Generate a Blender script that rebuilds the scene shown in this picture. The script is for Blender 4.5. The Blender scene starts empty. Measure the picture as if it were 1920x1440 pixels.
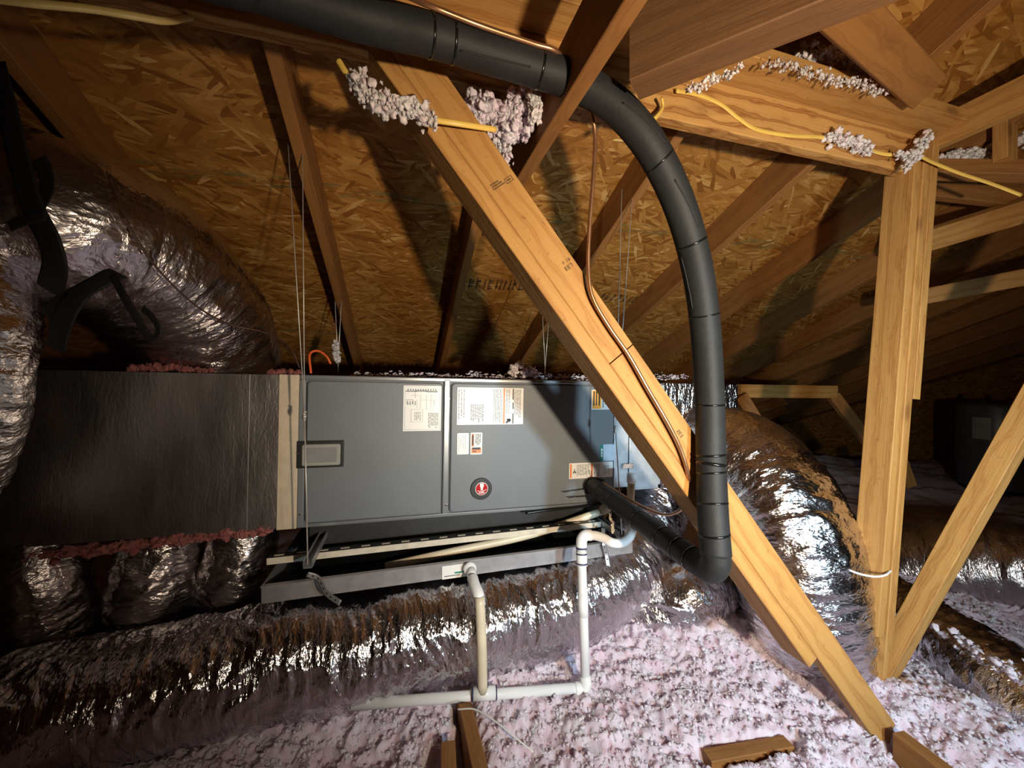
import bpy, bmesh, math, random
import numpy as np
from mathutils import Vector, Matrix

random.seed(7)
RNG = np.random.default_rng(11)
SC = bpy.context.scene
COL = SC.collection

# ------------------------------------------------------------------ camera, world, lights, exposure
F = 721.0          # focal length in pixels of the 1920 x 1440 frame
ZC = 1.36          # camera height above the ceiling drywall
cam_data = bpy.data.cameras.new('camera')
cam_data.sensor_width = 36.0
cam_data.lens = F / 1920.0 * 36.0
cam_data.clip_start = 0.02
cam = bpy.data.objects.new('camera', cam_data)
cam.location = (0, 0, ZC)
cam.rotation_euler = (math.radians(90), 0, 0)
COL.objects.link(cam)
SC.camera = cam

world = bpy.data.worlds.new('world')
SC.world = world
world.use_nodes = True
world.node_tree.nodes['Background'].inputs[0].default_value = (0.9, 0.6, 0.4, 1)
world.node_tree.nodes['Background'].inputs[1].default_value = 0.007

def spot(name, loc, target, energy, color, size, angle, blend):
    d = bpy.data.lights.new(name, 'SPOT')
    d.energy = energy; d.color = color; d.shadow_soft_size = size
    d.spot_size = math.radians(angle); d.spot_blend = blend
    o = bpy.data.objects.new(name, d)
    o.location = loc
    o.rotation_euler = (Vector(target) - Vector(loc)).to_track_quat('-Z', 'Y').to_euler()
    COL.objects.link(o)
    return o
# a warm lamp and a cool torch, both held behind the lens and to its right
spot('warm_lamp', (0.66, -0.35, ZC - 0.14), (0.56, 1.6, ZC + 0.12), 168, (1.0, 0.80, 0.57), 0.03, 121, 1.0)
spot('cool_torch', (1.08, -0.35, ZC - 0.24), (0.92, 1.5, ZC - 0.46), 130, (0.58, 0.84, 1.0), 0.05, 100, 1.0)

SC.view_settings.view_transform = 'Standard'
SC.view_settings.look = 'None'
SC.view_settings.gamma = 1.0
SC.view_settings.use_curve_mapping = False
SC.view_settings.exposure = 0.0

# ------------------------------------------------------------------ coordinates
ANG = math.radians(16.0)
U = Vector((math.cos(ANG), math.sin(ANG), 0))       # along the air handler
V = Vector((-math.sin(ANG), math.cos(ANG), 0))      # away, down the roof
UP = Vector((0, 0, 1))
def P(px, py, Y):
    return Vector(((px - 960) / F * Y, Y, (720 - py) / F * Y + ZC))
def H(u, v, z):                                     # z relative to the lens height
    return U * u + V * v + Vector((0, 0, z + ZC))
def ray(px, py):
    return Vector(((px - 960) / F, 1.0, (720 - py) / F))
def beyond(a, b_, k):                               # carry the line a-b on to k times its length
    return a + (b_ - a) * k
def on_v(px, py, v):                                # point seen at a pixel on the upright plane at distance v
    d = ray(px, py)
    return d * (v / d.dot(V)) + Vector((0, 0, ZC))
def proj(p):
    return (960 + p[0] / p[1] * F, 720 - (p[2] - ZC) / p[1] * F)

# ------------------------------------------------------------------ object helpers
def tag(o, label=None, cat=None, group=None, kind=None):
    if label: o['label'] = label
    if cat: o['category'] = cat
    if group: o['group'] = group
    if kind: o['kind'] = kind
    return o
def attach(o, parent):
    if parent is not None:
        o.parent = parent
        m = parent.matrix_basis.copy() if parent.parent is None else parent.parent.matrix_basis @ parent.matrix_parent_inverse @ parent.matrix_basis
        o.matrix_parent_inverse = m.inverted()
def empty(name, loc):
    o = bpy.data.objects.new(name, None)
    o.empty_display_size = 0.05
    o.matrix_basis = Matrix.Translation(Vector(loc))
    COL.objects.link(o)
    return o
def link_mesh(name, me, mat, parent=None, M=None):
    o = bpy.data.objects.new(name, me)
    if mat is not None and len(me.materials) == 0:
        me.materials.append(mat)
    if M is not None: o.matrix_basis = M
    COL.objects.link(o)
    attach(o, parent)
    return o
def np_mesh(name, verts, faces, smooth=False, uv=None):
    verts = np.asarray(verts, dtype=np.float32); faces = np.asarray(faces, dtype=np.int32)
    me = bpy.data.meshes.new(name)
    n = faces.shape[1]
    me.vertices.add(len(verts)); me.vertices.foreach_set('co', verts.ravel())
    me.loops.add(faces.size); me.loops.foreach_set('vertex_index', faces.ravel())
    me.polygons.add(len(faces))
    me.polygons.foreach_set('loop_start', np.arange(0, faces.size, n, dtype=np.int32))
    if smooth: me.polygons.foreach_set('use_smooth', np.ones(len(faces), dtype=bool))
    if uv is not None:
        l = me.uv_layers.new(name='UVMap')
        l.data.foreach_set('uv', np.asarray(uv, dtype=np.float32)[faces.ravel()].ravel())
    me.update(calc_edges=True)
    return me
def py_mesh(name, verts, faces, smooth=False):
    me = bpy.data.meshes.new(name)
    me.from_pydata([tuple(v) for v in verts], [], faces)
    if smooth:
        for p in me.polygons: p.use_smooth = True
    me.update()
    return me
def frame_mat(origin, x, z):
    x = x.normalized(); z = (z - x * z.dot(x)).normalized(); y = z.cross(x)
    return Matrix(((x.x, y.x, z.x, origin.x), (x.y, y.y, z.y, origin.y), (x.z, y.z, z.z, origin.z), (0, 0, 0, 1)))
def box_geo(x0, x1, y0, y1, z0, z1, c=0.0):
    """box; with c > 0 the four long edges (along x) are chamfered"""
    if c <= 0:
        v = [(x, y, z) for x in (x0, x1) for y in (y0, y1) for z in (z0, z1)]
        f = [(0, 1, 3, 2), (4, 6, 7, 5), (0, 4, 5, 1), (2, 3, 7, 6), (0, 2, 6, 4), (1, 5, 7, 3)]
        return v, f
    sec = [(y0 + c, z0), (y1 - c, z0), (y1, z0 + c), (y1, z1 - c), (y1 - c, z1), (y0 + c, z1), (y0, z1 - c), (y0, z0 + c)]
    v = [(x0, a, b) for a, b in sec] + [(x1, a, b) for a, b in sec]
    f = [tuple(range(7, -1, -1)), tuple(range(8, 16))] + [(i, (i + 1) % 8, 8 + (i + 1) % 8, 8 + i) for i in range(8)]
    return v, f
def join_geo(parts):
    V_, F_ = [], []
    for v, f in parts:
        o = len(V_); V_ += list(v); F_ += [tuple(i + o for i in q) for q in f]
    return V_, F_
def board(name, p0, p1, w, t, n, mat, parent=None, M_off=(0, 0), cut0=0.0, cut1=0.0):
    """length p0-p1, thickness t along n, width w across; local x runs along the length"""
    ln = (p1 - p0).length
    M = frame_mat(p0, p1 - p0, n)
    oy, oz = M_off
    v, f = box_geo(0, ln, -w / 2 + oy, w / 2 + oy, -t / 2 + oz, t / 2 + oz, 0.0022)
    v = [((x + (cut0 * (y - oy) if x < ln / 2 else cut1 * (y - oy))), y, z) for x, y, z in v]
    return link_mesh(name, py_mesh(name, v, f), mat, parent, M)
def catmull(pts, per=12):
    pts = [Vector(p) for p in pts]
    a = [pts[0] * 2 - pts[1]] + pts + [pts[-1] * 2 - pts[-2]]
    out = []
    for i in range(1, len(a) - 2):
        p0, p1, p2, p3 = a[i - 1:i + 3]
        for k in range(per):
            t = k / per
            out.append(0.5 * ((2 * p1) + (p2 - p0) * t + (2 * p0 - 5 * p1 + 4 * p2 - p3) * t * t + (3 * p1 - p0 - 3 * p2 + p3) * t ** 3))
    out.append(pts[-1])
    return out
def resample(path, n):
    A = np.array([tuple(p) for p in path])
    s = np.concatenate([[0], np.cumsum(np.linalg.norm(np.diff(A, axis=0), axis=1))])
    q = np.linspace(0, s[-1], n)
    return np.stack([np.interp(q, s, A[:, i]) for i in range(3)], 1), q
def frames(C, up=(0, 0, 1)):
    T = np.gradient(C, axis=0); T /= np.linalg.norm(T, axis=1)[:, None]
    N = np.zeros_like(T)
    u = np.array(up, float)
    n = u - T[0] * u.dot(T[0])
    if np.linalg.norm(n) < 1e-3: n = np.array((1.0, 0, 0)) - T[0] * T[0][0]
    N[0] = n / np.linalg.norm(n)
    for i in range(1, len(T)):
        n = N[i - 1] - T[i] * N[i - 1].dot(T[i]); N[i] = n / np.linalg.norm(n)
    return T, N, np.cross(T, N)
def tube_mesh(name, path, r, n=12, per=10, ry=None, smooth=True, spline=True, up=(0, 0, 1)):
    path = catmull(path, per) if spline and len(path) > 2 else [Vector(p) for p in path]
    C = np.array([tuple(p) for p in path]); T, N, B = frames(C, up)
    m = len(C); ry = r if ry is None else ry
    th = np.linspace(0, 2 * np.pi, n, endpoint=False)
    R = C[:, None, :] + np.cos(th)[None, :, None] * N[:, None, :] * r + np.sin(th)[None, :, None] * B[:, None, :] * ry
    verts = R.reshape(-1, 3)
    i = np.arange(m - 1)[:, None] * n; j = np.arange(n)[None, :]; k = (j + 1) % n
    faces = np.stack([i + j, i + k, i + n + k, i + n + j], 2).reshape(-1, 4)
    V_ = [tuple(v) for v in verts]; F_ = [tuple(int(q) for q in f) for f in faces]
    F_.append(tuple(range(n - 1, -1, -1))); F_.append(tuple(range((m - 1) * n, m * n)))
    return py_mesh(name, V_, F_, smooth)
def tube(name, path, r, mat, parent=None, **k):
    return link_mesh(name, tube_mesh(name, path, r, **k), mat, parent)
def ribbon(name, path, w, t, mat, parent=None, up=(0, 0, 1), per=8):
    return link_mesh(name, tube_mesh(name, path, w / 2, n=8, per=per, ry=t / 2, up=up), mat, parent)

# ------------------------------------------------------------------ numpy noise
def _hash(ix, iy, seed):
    h = (ix.astype(np.int64) * 374761393 + iy.astype(np.int64) * 668265263 + seed * 1442695041) & 0xffffffff
    h = ((h ^ (h >> 13)) * 1274126177) & 0xffffffff
    return ((h ^ (h >> 16)) & 0xffff) / 65535.0
def vnoise(x, y, seed=0, py=0):
    ix = np.floor(x); iy = np.floor(y); fx = x - ix; fy = y - iy
    fx = fx * fx * (3 - 2 * fx); fy = fy * fy * (3 - 2 * fy)
    iy0 = iy % py if py else iy; iy1 = (iy + 1) % py if py else iy + 1
    a = _hash(ix, iy0, seed); b = _hash(ix + 1, iy0, seed); c = _hash(ix, iy1, seed); d = _hash(ix + 1, iy1, seed)
    return (a * (1 - fx) + b * fx) * (1 - fy) + (c * (1 - fx) + d * fx) * fy

# ------------------------------------------------------------------ materials
def new_mat(name):
    m = bpy.data.materials.new(name); m.use_nodes = True
    nt = m.node_tree; b = nt.nodes['Principled BSDF']
    return m, nt, b
def N_(nt, t, **k):
    n = nt.nodes.new(t)
    for a, v in k.items(): setattr(n, a, v)
    return n
def ramp(nt, fac, stops):
    r = N_(nt, 'ShaderNodeValToRGB')
    e = r.color_ramp.elements
    while len(e) < len(stops): e.new(0.5)
    for q, (p, c) in zip(e, stops): q.position = p; q.color = (*c, 1)
    nt.links.new(fac, r.inputs[0]); return r.outputs[0]
def mixc(nt, fac, a, b, mode='MIX'):
    m = N_(nt, 'ShaderNodeMix', data_type='RGBA', blend_type=mode)
    if isinstance(fac, (int, float)): m.inputs[0].default_value = fac
    else: nt.links.new(fac, m.inputs[0])
    for i, c in ((6, a), (7, b)):
        if isinstance(c, tuple): m.inputs[i].default_value = (*c, 1)
        else: nt.links.new(c, m.inputs[i])
    return m.outputs[2]
def math_(nt, op, a, b=None, clamp=False):
    m = N_(nt, 'ShaderNodeMath', operation=op); m.use_clamp = clamp
    for i, c in enumerate((a, b)):
        if c is None: continue
        if isinstance(c, (int, float)): m.inputs[i].default_value = c
        else: nt.links.new(c, m.inputs[i])
    return m.outputs[0]
def coords(nt, scale=(1, 1, 1), rot=(0, 0, 0), jitter=True, src='Object'):
    tc = N_(nt, 'ShaderNodeTexCoord'); out = tc.outputs[src]
    if jitter:
        oi = N_(nt, 'ShaderNodeObjectInfo')
        mul = N_(nt, 'ShaderNodeVectorMath', operation='SCALE'); mul.inputs[0].default_value = (17.3, 9.1, 5.7)
        nt.links.new(oi.outputs['Random'], mul.inputs['Scale'])
        ad = N_(nt, 'ShaderNodeVectorMath', operation='ADD')
        nt.links.new(out, ad.inputs[0]); nt.links.new(mul.outputs[0], ad.inputs[1]); out = ad.outputs[0]
    mp = N_(nt, 'ShaderNodeMapping'); mp.inputs['Scale'].default_value = scale; mp.inputs['Rotation'].default_value = rot
    nt.links.new(out, mp.inputs[0]); return mp.outputs[0]
def noise(nt, vec, scale, detail=3, rough=0.5, dist=0.0):
    n = N_(nt, 'ShaderNodeTexNoise'); nt.links.new(vec, n.inputs['Vector'])
    n.inputs['Scale'].default_value = scale; n.inputs['Detail'].default_value = detail
    n.inputs['Roughness'].default_value = rough; n.inputs['Distortion'].default_value = dist
    return n.outputs['Fac']
def bump(nt, b, h, strength, dist=0.01):
    n = N_(nt, 'ShaderNodeBump'); n.inputs['Strength'].default_value = strength; n.inputs['Distance'].default_value = dist
    nt.links.new(h, n.inputs['Height']); nt.links.new(n.outputs[0], b.inputs['Normal'])
def plain(name, col, rough=0.5, metal=0.0, var=0.12, vscale=14, spec=0.5, bumpv=0.0):
    m, nt, b = new_mat(name)
    c = coords(nt)
    n = noise(nt, c, vscale, 4)
    lo = tuple(max(0, x * (1 - var)) for x in col); hi = tuple(min(1, x * (1 + var)) for x in col)
    nt.links.new(ramp(nt, n, [(0.3, lo), (0.7, hi)]), b.inputs['Base Color'])
    b.inputs['Roughness'].default_value = rough; b.inputs['Metallic'].default_value = metal
    b.inputs['Specular IOR Level'].default_value = spec
    if bumpv: bump(nt, b, noise(nt, c, vscale * 6, 3), bumpv, 0.004)
    return m

def mat_wood(name, light, dark, ring, rough=0.62, knots=True, strength=0.6):
    m, nt, b = new_mat(name)
    c = coords(nt, (1.0, 1.0, 1.0))
    low = coords(nt, (1.3, 5.0, 5.0))
    warp = noise(nt, low, 1.6, 2)
    # growth rings: bands across the board, stretched along its length
    cs = coords(nt, (0.28, 1.0, 1.0))
    wv = N_(nt, 'ShaderNodeTexWave', wave_type='RINGS', rings_direction='X')
    nt.links.new(cs, wv.inputs['Vector'])
    wv.inputs['Scale'].default_value = 9.0; wv.inputs['Distortion'].default_value = 5.0
    wv.inputs['Detail'].default_value = 2.0; wv.inputs['Detail Scale'].default_value = 2.4
    fine = noise(nt, coords(nt, (4, 160, 160)), 1.0, 3, 0.6)
    g = ramp(nt, wv.outputs['Fac'], [(0.0, (0, 0, 0)), (0.55, (0.1, 0.1, 0.1)), (0.93, (1, 1, 1)), (1.0, (0.45, 0.45, 0.45))])
    base = mixc(nt, warp, light, dark)
    col = mixc(nt, math_(nt, 'MULTIPLY', g, strength), base, ring)
    col = mixc(nt, math_(nt, 'MULTIPLY', fine, 0.35), col, tuple(x * 0.55 for x in ring))
    if knots:
        vo = N_(nt, 'ShaderNodeTexVoronoi'); nt.links.new(coords(nt, (3.2, 8.0, 8.0)), vo.inputs['Vector']); vo.inputs['Scale'].default_value = 1.0
        k = ramp(nt, vo.outputs['Distance'], [(0.0, (1, 1, 1)), (0.07, (0.9, 0.9, 0.9)), (0.13, (0.25, 0.25, 0.25)), (0.22, (0, 0, 0))])
        col = mixc(nt, math_(nt, 'MULTIPLY', k, 0.75), col, (0.17, 0.065, 0.02))
    sp = noise(nt, c, 55, 2)
    dirt = ramp(nt, sp, [(0.66, (0, 0, 0)), (0.76, (1, 1, 1))])
    col = mixc(nt, math_(nt, 'MULTIPLY', dirt, 0.3), col, (0.10, 0.05, 0.02))
    nt.links.new(col, b.inputs['Base Color'])
    b.inputs['Roughness'].default_value = rough; b.inputs['Specular IOR Level'].default_value = 0.3
    bump(nt, b, math_(nt, 'ADD', fine, math_(nt, 'MULTIPLY', sp, 0.5)), 0.35, 0.004)
    return m

def mat_osb(name):
    m, nt, b = new_mat(name)
    layers = []
    base = None
    specs = [(0.04, 7, 62, 0), (0.26, 9, 70, 1), (-0.24, 8, 62, 2), (0.75, 11, 60, 3), (-0.85, 11, 64, 4)]
    hgt = None
    for i, (rz, sx, sy, k) in enumerate(specs):
        tc = coords(nt, (1, 1, 0.0), (0, 0, 0))
        dn = N_(nt, 'ShaderNodeTexNoise'); nt.links.new(tc, dn.inputs['Vector']); dn.inputs['Scale'].default_value = 9; dn.inputs['Detail'].default_value = 2
        ad = N_(nt, 'ShaderNodeVectorMath', operation='MULTIPLY_ADD')
        nt.links.new(dn.outputs['Color'], ad.inputs[0]); ad.inputs[1].default_value = (0.030, 0.010, 0); nt.links.new(tc, ad.inputs[2])
        mp0 = N_(nt, 'ShaderNodeMapping'); mp0.inputs['Rotation'].default_value = (0, 0, rz); mp0.inputs['Location'].default_value = (k * 3.7, k * 1.9, 0)
        nt.links.new(ad.outputs[0], mp0.inputs[0])
        mp = N_(nt, 'ShaderNodeMapping'); mp.inputs['Scale'].default_value = (sx, sy, 1)
        nt.links.new(mp0.outputs[0], mp.inputs[0])
        vo = N_(nt, 'ShaderNodeTexVoronoi', voronoi_dimensions='2D'); nt.links.new(mp.outputs[0], vo.inputs['Vector']); vo.inputs['Scale'].default_value = 1.0
        vo.inputs['Randomness'].default_value = 1.0
        sep = N_(nt, 'ShaderNodeSeparateColor'); nt.links.new(vo.outputs['Color'], sep.inputs[0])
        col = ramp(nt, sep.outputs[0], [(0.0, (0.24, 0.095, 0.018)), (0.3, (0.36, 0.160, 0.034)), (0.7, (0.44, 0.215, 0.052)), (0.93, (0.54, 0.29, 0.085)), (1.0, (0.66, 0.42, 0.16))])
        grain = noise(nt, mp.outputs[0], 2.2, 3)
        col = mixc(nt, 0.45, col, ramp(nt, grain, [(0.3, (0.62, 0.56, 0.5)), (0.7, (1, 1, 1))]), 'MULTIPLY')
        h = sep.outputs[2]
        if base is None: base = col; hgt = h
        else:
            mask = math_(nt, 'GREATER_THAN', sep.outputs[1], 0.52 if i < 3 else 0.80)
            base = mixc(nt, mask, base, col)
            mm = N_(nt, 'ShaderNodeMix'); nt.links.new(mask, mm.inputs[0]); nt.links.new(hgt, mm.inputs[2]); nt.links.new(h, mm.inputs[3]); hgt = mm.outputs[0]
    big = noise(nt, coords(nt, (1, 1, 1)), 2.2, 3)
    base = mixc(nt, 0.5, base, ramp(nt, big, [(0.3, (0.72, 0.66, 0.6)), (0.7, (1.1, 1.08, 1.0))]), 'MULTIPLY')
    # green edge seal rubbed along the long edges of each sheet (sheets are 1.22 deep)
    tc = N_(nt, 'ShaderNodeTexCoord'); sx = N_(nt, 'ShaderNodeSeparateXYZ'); nt.links.new(tc.outputs['Object'], sx.inputs[0])
    e = math_(nt, 'ABSOLUTE', math_(nt, 'SUBTRACT', math_(nt, 'ABSOLUTE', math_(nt, 'SUBTRACT', sx.outputs[1], 0.6)), 0.595))
    near = math_(nt, 'LESS_THAN', e, 0.016)
    patch = ramp(nt, noise(nt, coords(nt, (2.5, 25, 1)), 3.0, 3), [(0.50, (0, 0, 0)), (0.60, (1, 1, 1))])
    base = mixc(nt, math_(nt, 'MULTIPLY', math_(nt, 'MULTIPLY', near, patch), 0.6), base, (0.10, 0.14, 0.055))
    nt.links.new(base, b.inputs['Base Color'])
    b.inputs['Roughness'].default_value = 0.48; b.inputs['Specular IOR Level'].default_value = 0.35
    bump(nt, b, math_(nt, 'ADD', hgt, math_(nt, 'MULTIPLY', noise(nt, coords(nt, (1, 1, 1)), 160, 3), 0.5)), 0.5, 0.004)
    return m

def mat_foil(name, col=(0.80, 0.77, 0.80), rough=0.18, b1=0.5, b2=0.35):
    m, nt, b = new_mat(name)
    tc = N_(nt, 'ShaderNodeTexCoord')
    mp = N_(nt, 'ShaderNodeMapping'); mp.inputs['Scale'].default_value = (60, 16, 1); nt.links.new(tc.outputs['UV'], mp.inputs[0])
    n1 = noise(nt, mp.outputs[0], 1.0, 4, 0.6, 0.8)
    mp2 = N_(nt, 'ShaderNodeMapping'); mp2.inputs['Scale'].default_value = (150, 75, 1); nt.links.new(tc.outputs['UV'], mp2.inputs[0])
    vo = N_(nt, 'ShaderNodeTexVoronoi', feature='F1'); nt.links.new(mp2.outputs[0], vo.inputs['Vector']); vo.inputs['Scale'].default_value = 1.0
    h = math_(nt, 'ADD', math_(nt, 'MULTIPLY', n1, b1), math_(nt, 'MULTIPLY', vo.outputs['Distance'], b2 * 0.35))
    bump(nt, b, h, 0.9, 0.012)
    n3 = noise(nt, mp.outputs[0], 0.25, 3)
    nt.links.new(ramp(nt, n3, [(0.3, tuple(x * 0.78 for x in col)), (0.7, col)]), b.inputs['Base Color'])
    b.inputs['Metallic'].default_value = 1.0
    nt.links.new(math_(nt, 'ADD', math_(nt, 'MULTIPLY', n3, 0.12), rough - 0.06), b.inputs['Roughness'])
    return m

def mat_fluff(name, a, c, scale=60):
    m, nt, b = new_mat(name)
    co = coords(nt, jitter=False)
    n = noise(nt, co, scale * 0.35, 4, 0.6)
    n2 = noise(nt, co, 4.0, 2)
    col = ramp(nt, n, [(0.32, c), (0.62, a)])
    col = mixc(nt, math_(nt, 'MULTIPLY', n2, 0.35), col, c)
    nt.links.new(col, b.inputs['Base Color'])
    b.inputs['Roughness'].default_value = 0.95; b.inputs['Specular IOR Level'].default_value = 0.1
    b.inputs['Subsurface Weight'].default_value = 0.7
    b.inputs['Subsurface Radius'].default_value = (1.0, 0.75, 0.8)
    b.inputs['Subsurface Scale'].default_value = 0.012
    bump(nt, b, noise(nt, co, scale * 5, 4, 0.7), 0.6, 0.006)
    return m

MAT = {}
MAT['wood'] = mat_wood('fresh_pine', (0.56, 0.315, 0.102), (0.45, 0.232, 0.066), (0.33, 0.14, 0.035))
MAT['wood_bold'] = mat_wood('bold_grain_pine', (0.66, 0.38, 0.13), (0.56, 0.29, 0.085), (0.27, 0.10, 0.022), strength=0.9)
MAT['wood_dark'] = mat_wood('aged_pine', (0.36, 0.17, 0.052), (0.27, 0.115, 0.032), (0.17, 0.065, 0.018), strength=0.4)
MAT['wood_shaded'] = mat_wood('shaded_brown_timber', (0.19, 0.098, 0.042), (0.14, 0.065, 0.026), (0.09, 0.038, 0.015), strength=0.4)  # brown timber, darkened all over to paint in the shade on the beam's side
MAT['osb'] = mat_osb('osb_sheathing')
MAT['foil'] = mat_foil('crinkled_foil')
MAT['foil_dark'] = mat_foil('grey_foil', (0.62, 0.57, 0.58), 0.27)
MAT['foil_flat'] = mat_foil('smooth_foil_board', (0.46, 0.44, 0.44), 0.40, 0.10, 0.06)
MAT['galv'] = plain('galvanised_steel', (0.56, 0.62, 0.68), 0.42, 0.45, 0.16, 22)
MAT['galv_dull'] = plain('dull_galvanised_steel', (0.42, 0.42, 0.44), 0.42, 0.7, 0.12, 30)
MAT['ahu'] = plain('slate_grey_enamel', (0.165, 0.185, 0.205), 0.46, 0.0, 0.05, 6, 0.4)
MAT['ahu_trim'] = plain('bright_edge_enamel', (0.32, 0.34, 0.36), 0.26, 0.55, 0.05, 6)
MAT['black'] = plain('black_plastic', (0.012, 0.012, 0.013), 0.45, 0, 0.1)
MAT['slab'] = plain('black_shade_and_parts', (0.018, 0.020, 0.022), 0.5, 0, 0.2, 20)
MAT['foam'] = plain('black_foam_rubber', (0.017, 0.018, 0.019), 0.6, 0, 0.18, 12, 0.28, 0.15)
MAT['tie'] = plain('glossy_black_tie', (0.006, 0.006, 0.006), 0.22, 0)
MAT['strap'] = plain('black_nylon_web', (0.008, 0.008, 0.009), 0.7, 0, 0.2, 60)
MAT['pvc'] = plain('white_pvc', (0.80, 0.82, 0.84), 0.35, 0, 0.05, 9)
MAT['pvc_aged'] = plain('cream_pvc', (0.74, 0.66, 0.50), 0.4, 0, 0.12, 9)
MAT['cream_steel'] = plain('cream_painted_steel', (0.66, 0.60, 0.50), 0.45, 0.0, 0.15, 25)
MAT['primer'] = plain('purple_pipe_primer', (0.03, 0.03, 0.10), 0.4)
MAT['copper'] = plain('weathered_copper', (0.52, 0.27, 0.14), 0.33, 0.85, 0.2, 20)
MAT['wire'] = plain('galvanised_wire', (0.60, 0.58, 0.55), 0.4, 0.5)
MAT['yellow'] = plain('yellow_cable_jacket', (0.74, 0.50, 0.11), 0.4, 0, 0.08)
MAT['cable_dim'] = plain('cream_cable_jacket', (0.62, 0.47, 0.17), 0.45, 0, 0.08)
MAT['orange'] = plain('orange_sheath', (0.80, 0.14, 0.04), 0.45)
MAT['brown_wire'] = plain('brown_wire', (0.07, 0.035, 0.025), 0.45)
MAT['mastic'] = plain('beige_mastic_tape', (0.64, 0.55, 0.42), 0.75, 0, 0.08, 30, 0.3, 0.3)
MAT['sticker'] = plain('white_sticker', (0.82, 0.83, 0.82), 0.35, 0, 0.02)
MAT['label_orange'] = plain('orange_print', (0.80, 0.20, 0.03), 0.4)
MAT['label_amber'] = plain('amber_print', (0.85, 0.36, 0.03), 0.4)
MAT['label_green'] = plain('green_print', (0.01, 0.22, 0.16), 0.4)
MAT['label_blue'] = plain('pale_blue_paper', (0.55, 0.66, 0.80), 0.4)
MAT['ink'] = plain('grey_print', (0.22, 0.23, 0.24), 0.5)
MAT['ink_dark'] = plain('dark_print', (0.02, 0.02, 0.022), 0.5)
MAT['stamp'] = plain('stamp_ink', (0.09, 0.05, 0.02), 0.7, 0, 0.5, 200)
MAT['red'] = plain('red_enamel', (0.50, 0.015, 0.02), 0.2)
MAT['window'] = plain('frosted_window', (0.33, 0.33, 0.31), 0.4)
MAT['tank'] = plain('grey_tank_enamel', (0.10, 0.11, 0.12), 0.35)
MAT['chrome'] = plain('bright_steel', (0.75, 0.75, 0.75), 0.18, 1.0, 0.03)
MAT['fluff'] = mat_fluff('pink_loose_fill', (0.81, 0.76, 0.86), (0.72, 0.54, 0.64))
MAT['fluff_white'] = mat_fluff('pale_fluff', (0.90, 0.82, 0.84), (0.74, 0.58, 0.60), 80)
MAT['fluff_red'] = mat_fluff('rose_fibreglass', (0.46, 0.19, 0.18), (0.28, 0.09, 0.09), 40)
MAT['drywall'] = plain('drywall', (0.45, 0.40, 0.36), 0.9)

# ------------------------------------------------------------------ the setting: roof deck, rafters, walls, floor
Z0, SL = 1.40, 0.375                      # deck height above the lens and roof slope along V
ROOF_ANG = math.atan(SL)
SD = (V * math.cos(ROOF_ANG) - UP * math.sin(ROOF_ANG))   # down the slope
RN = U.cross(SD)                          # points up out of the roof
def deck(u, v): return H(u, v, Z0 - SL * v)
ceiling = empty('ceiling', (0, 0, ZC + Z0)); tag(ceiling, kind='structure')
STEP = 1.22 * math.cos(ROOF_ANG)
k = 0
for row in range(-3, 4):
    v0 = 1.68 + row * STEP
    if v0 > 6.2: continue
    off = -4.6 + (1.22 if row % 2 else 0.35)
    for c in range(5):
        u0 = off + c * 2.44
        v_, f_ = box_geo(0.0015, 2.4385, 0.0015, 1.2185, 0, 0.011)
        M = frame_mat(deck(u0, v0), U, RN)
        # local y must run down the slope
        link_mesh('osb_panel', py_mesh('osb_panel', v_, f_), MAT['osb'], ceiling, M); k += 1
VR = 1.68 - 3 * STEP                      # ridge line
SD2 = (-V * math.cos(ROOF_ANG) - UP * math.sin(ROOF_ANG)); RN2 = (-U).cross(SD2)
for row in range(0, 3):
    for c in range(3):
        p = deck(7.6 - c * 3.4 - 0.02, VR) + SD2 * (row * 1.5 + 0.01)
        v_, f_ = box_geo(0, 3.395, 0, 1.495, 0, 0.011)
        link_mesh('osb_panel', py_mesh('osb_panel', v_, f_), MAT['osb'], ceiling, frame_mat(p, -U, RN2))
RAFT_U0 = -0.314
RAFT_D = 0.140
raf = None
for i in range(-6, 12):
    u = RAFT_U0 + 0.61 * i
    p0 = deck(u, VR + 0.05) - RN * 0.0005; p1 = deck(u, 6.0) - RN * 0.0005
    if raf is None:
        ln = (p1 - p0).length
        v_, f_ = box_geo(0, ln, -0.019, 0.019, -RAFT_D, 0, 0.002)
        raf = py_mesh('rafter', v_, f_)
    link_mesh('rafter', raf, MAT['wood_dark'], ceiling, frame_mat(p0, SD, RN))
def slab(name, p, x, y_len, x_len, n, mat, t=0.02):
    v_, f_ = box_geo(0, x_len, 0, y_len, -t, 0)
    o = link_mesh(name, py_mesh(name, v_, f_), mat, None, frame_mat(p, x, n)); tag(o, kind='structure'); return o
slab('wall_left', H(-4.3, -4.8, -1.36), V, 3.8, 11.0, U, MAT['osb'])
slab('wall_right', H(7.4, 6.2, -1.36), -V, 3.8, 11.0, -U, MAT['osb'])
slab('wall_back', H(-4.3, 6.15, -1.36), U, 0.6, 11.7, -V, MAT['osb'])
slab('wall_front', H(7.4, -4.8, -1.36), -U, 1.6, 11.7, V, MAT['osb'])
floor = slab('floor', H(-4.3, -4.8, -1.36), U, 11.0, 11.7, UP, MAT['drywall'])

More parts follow.
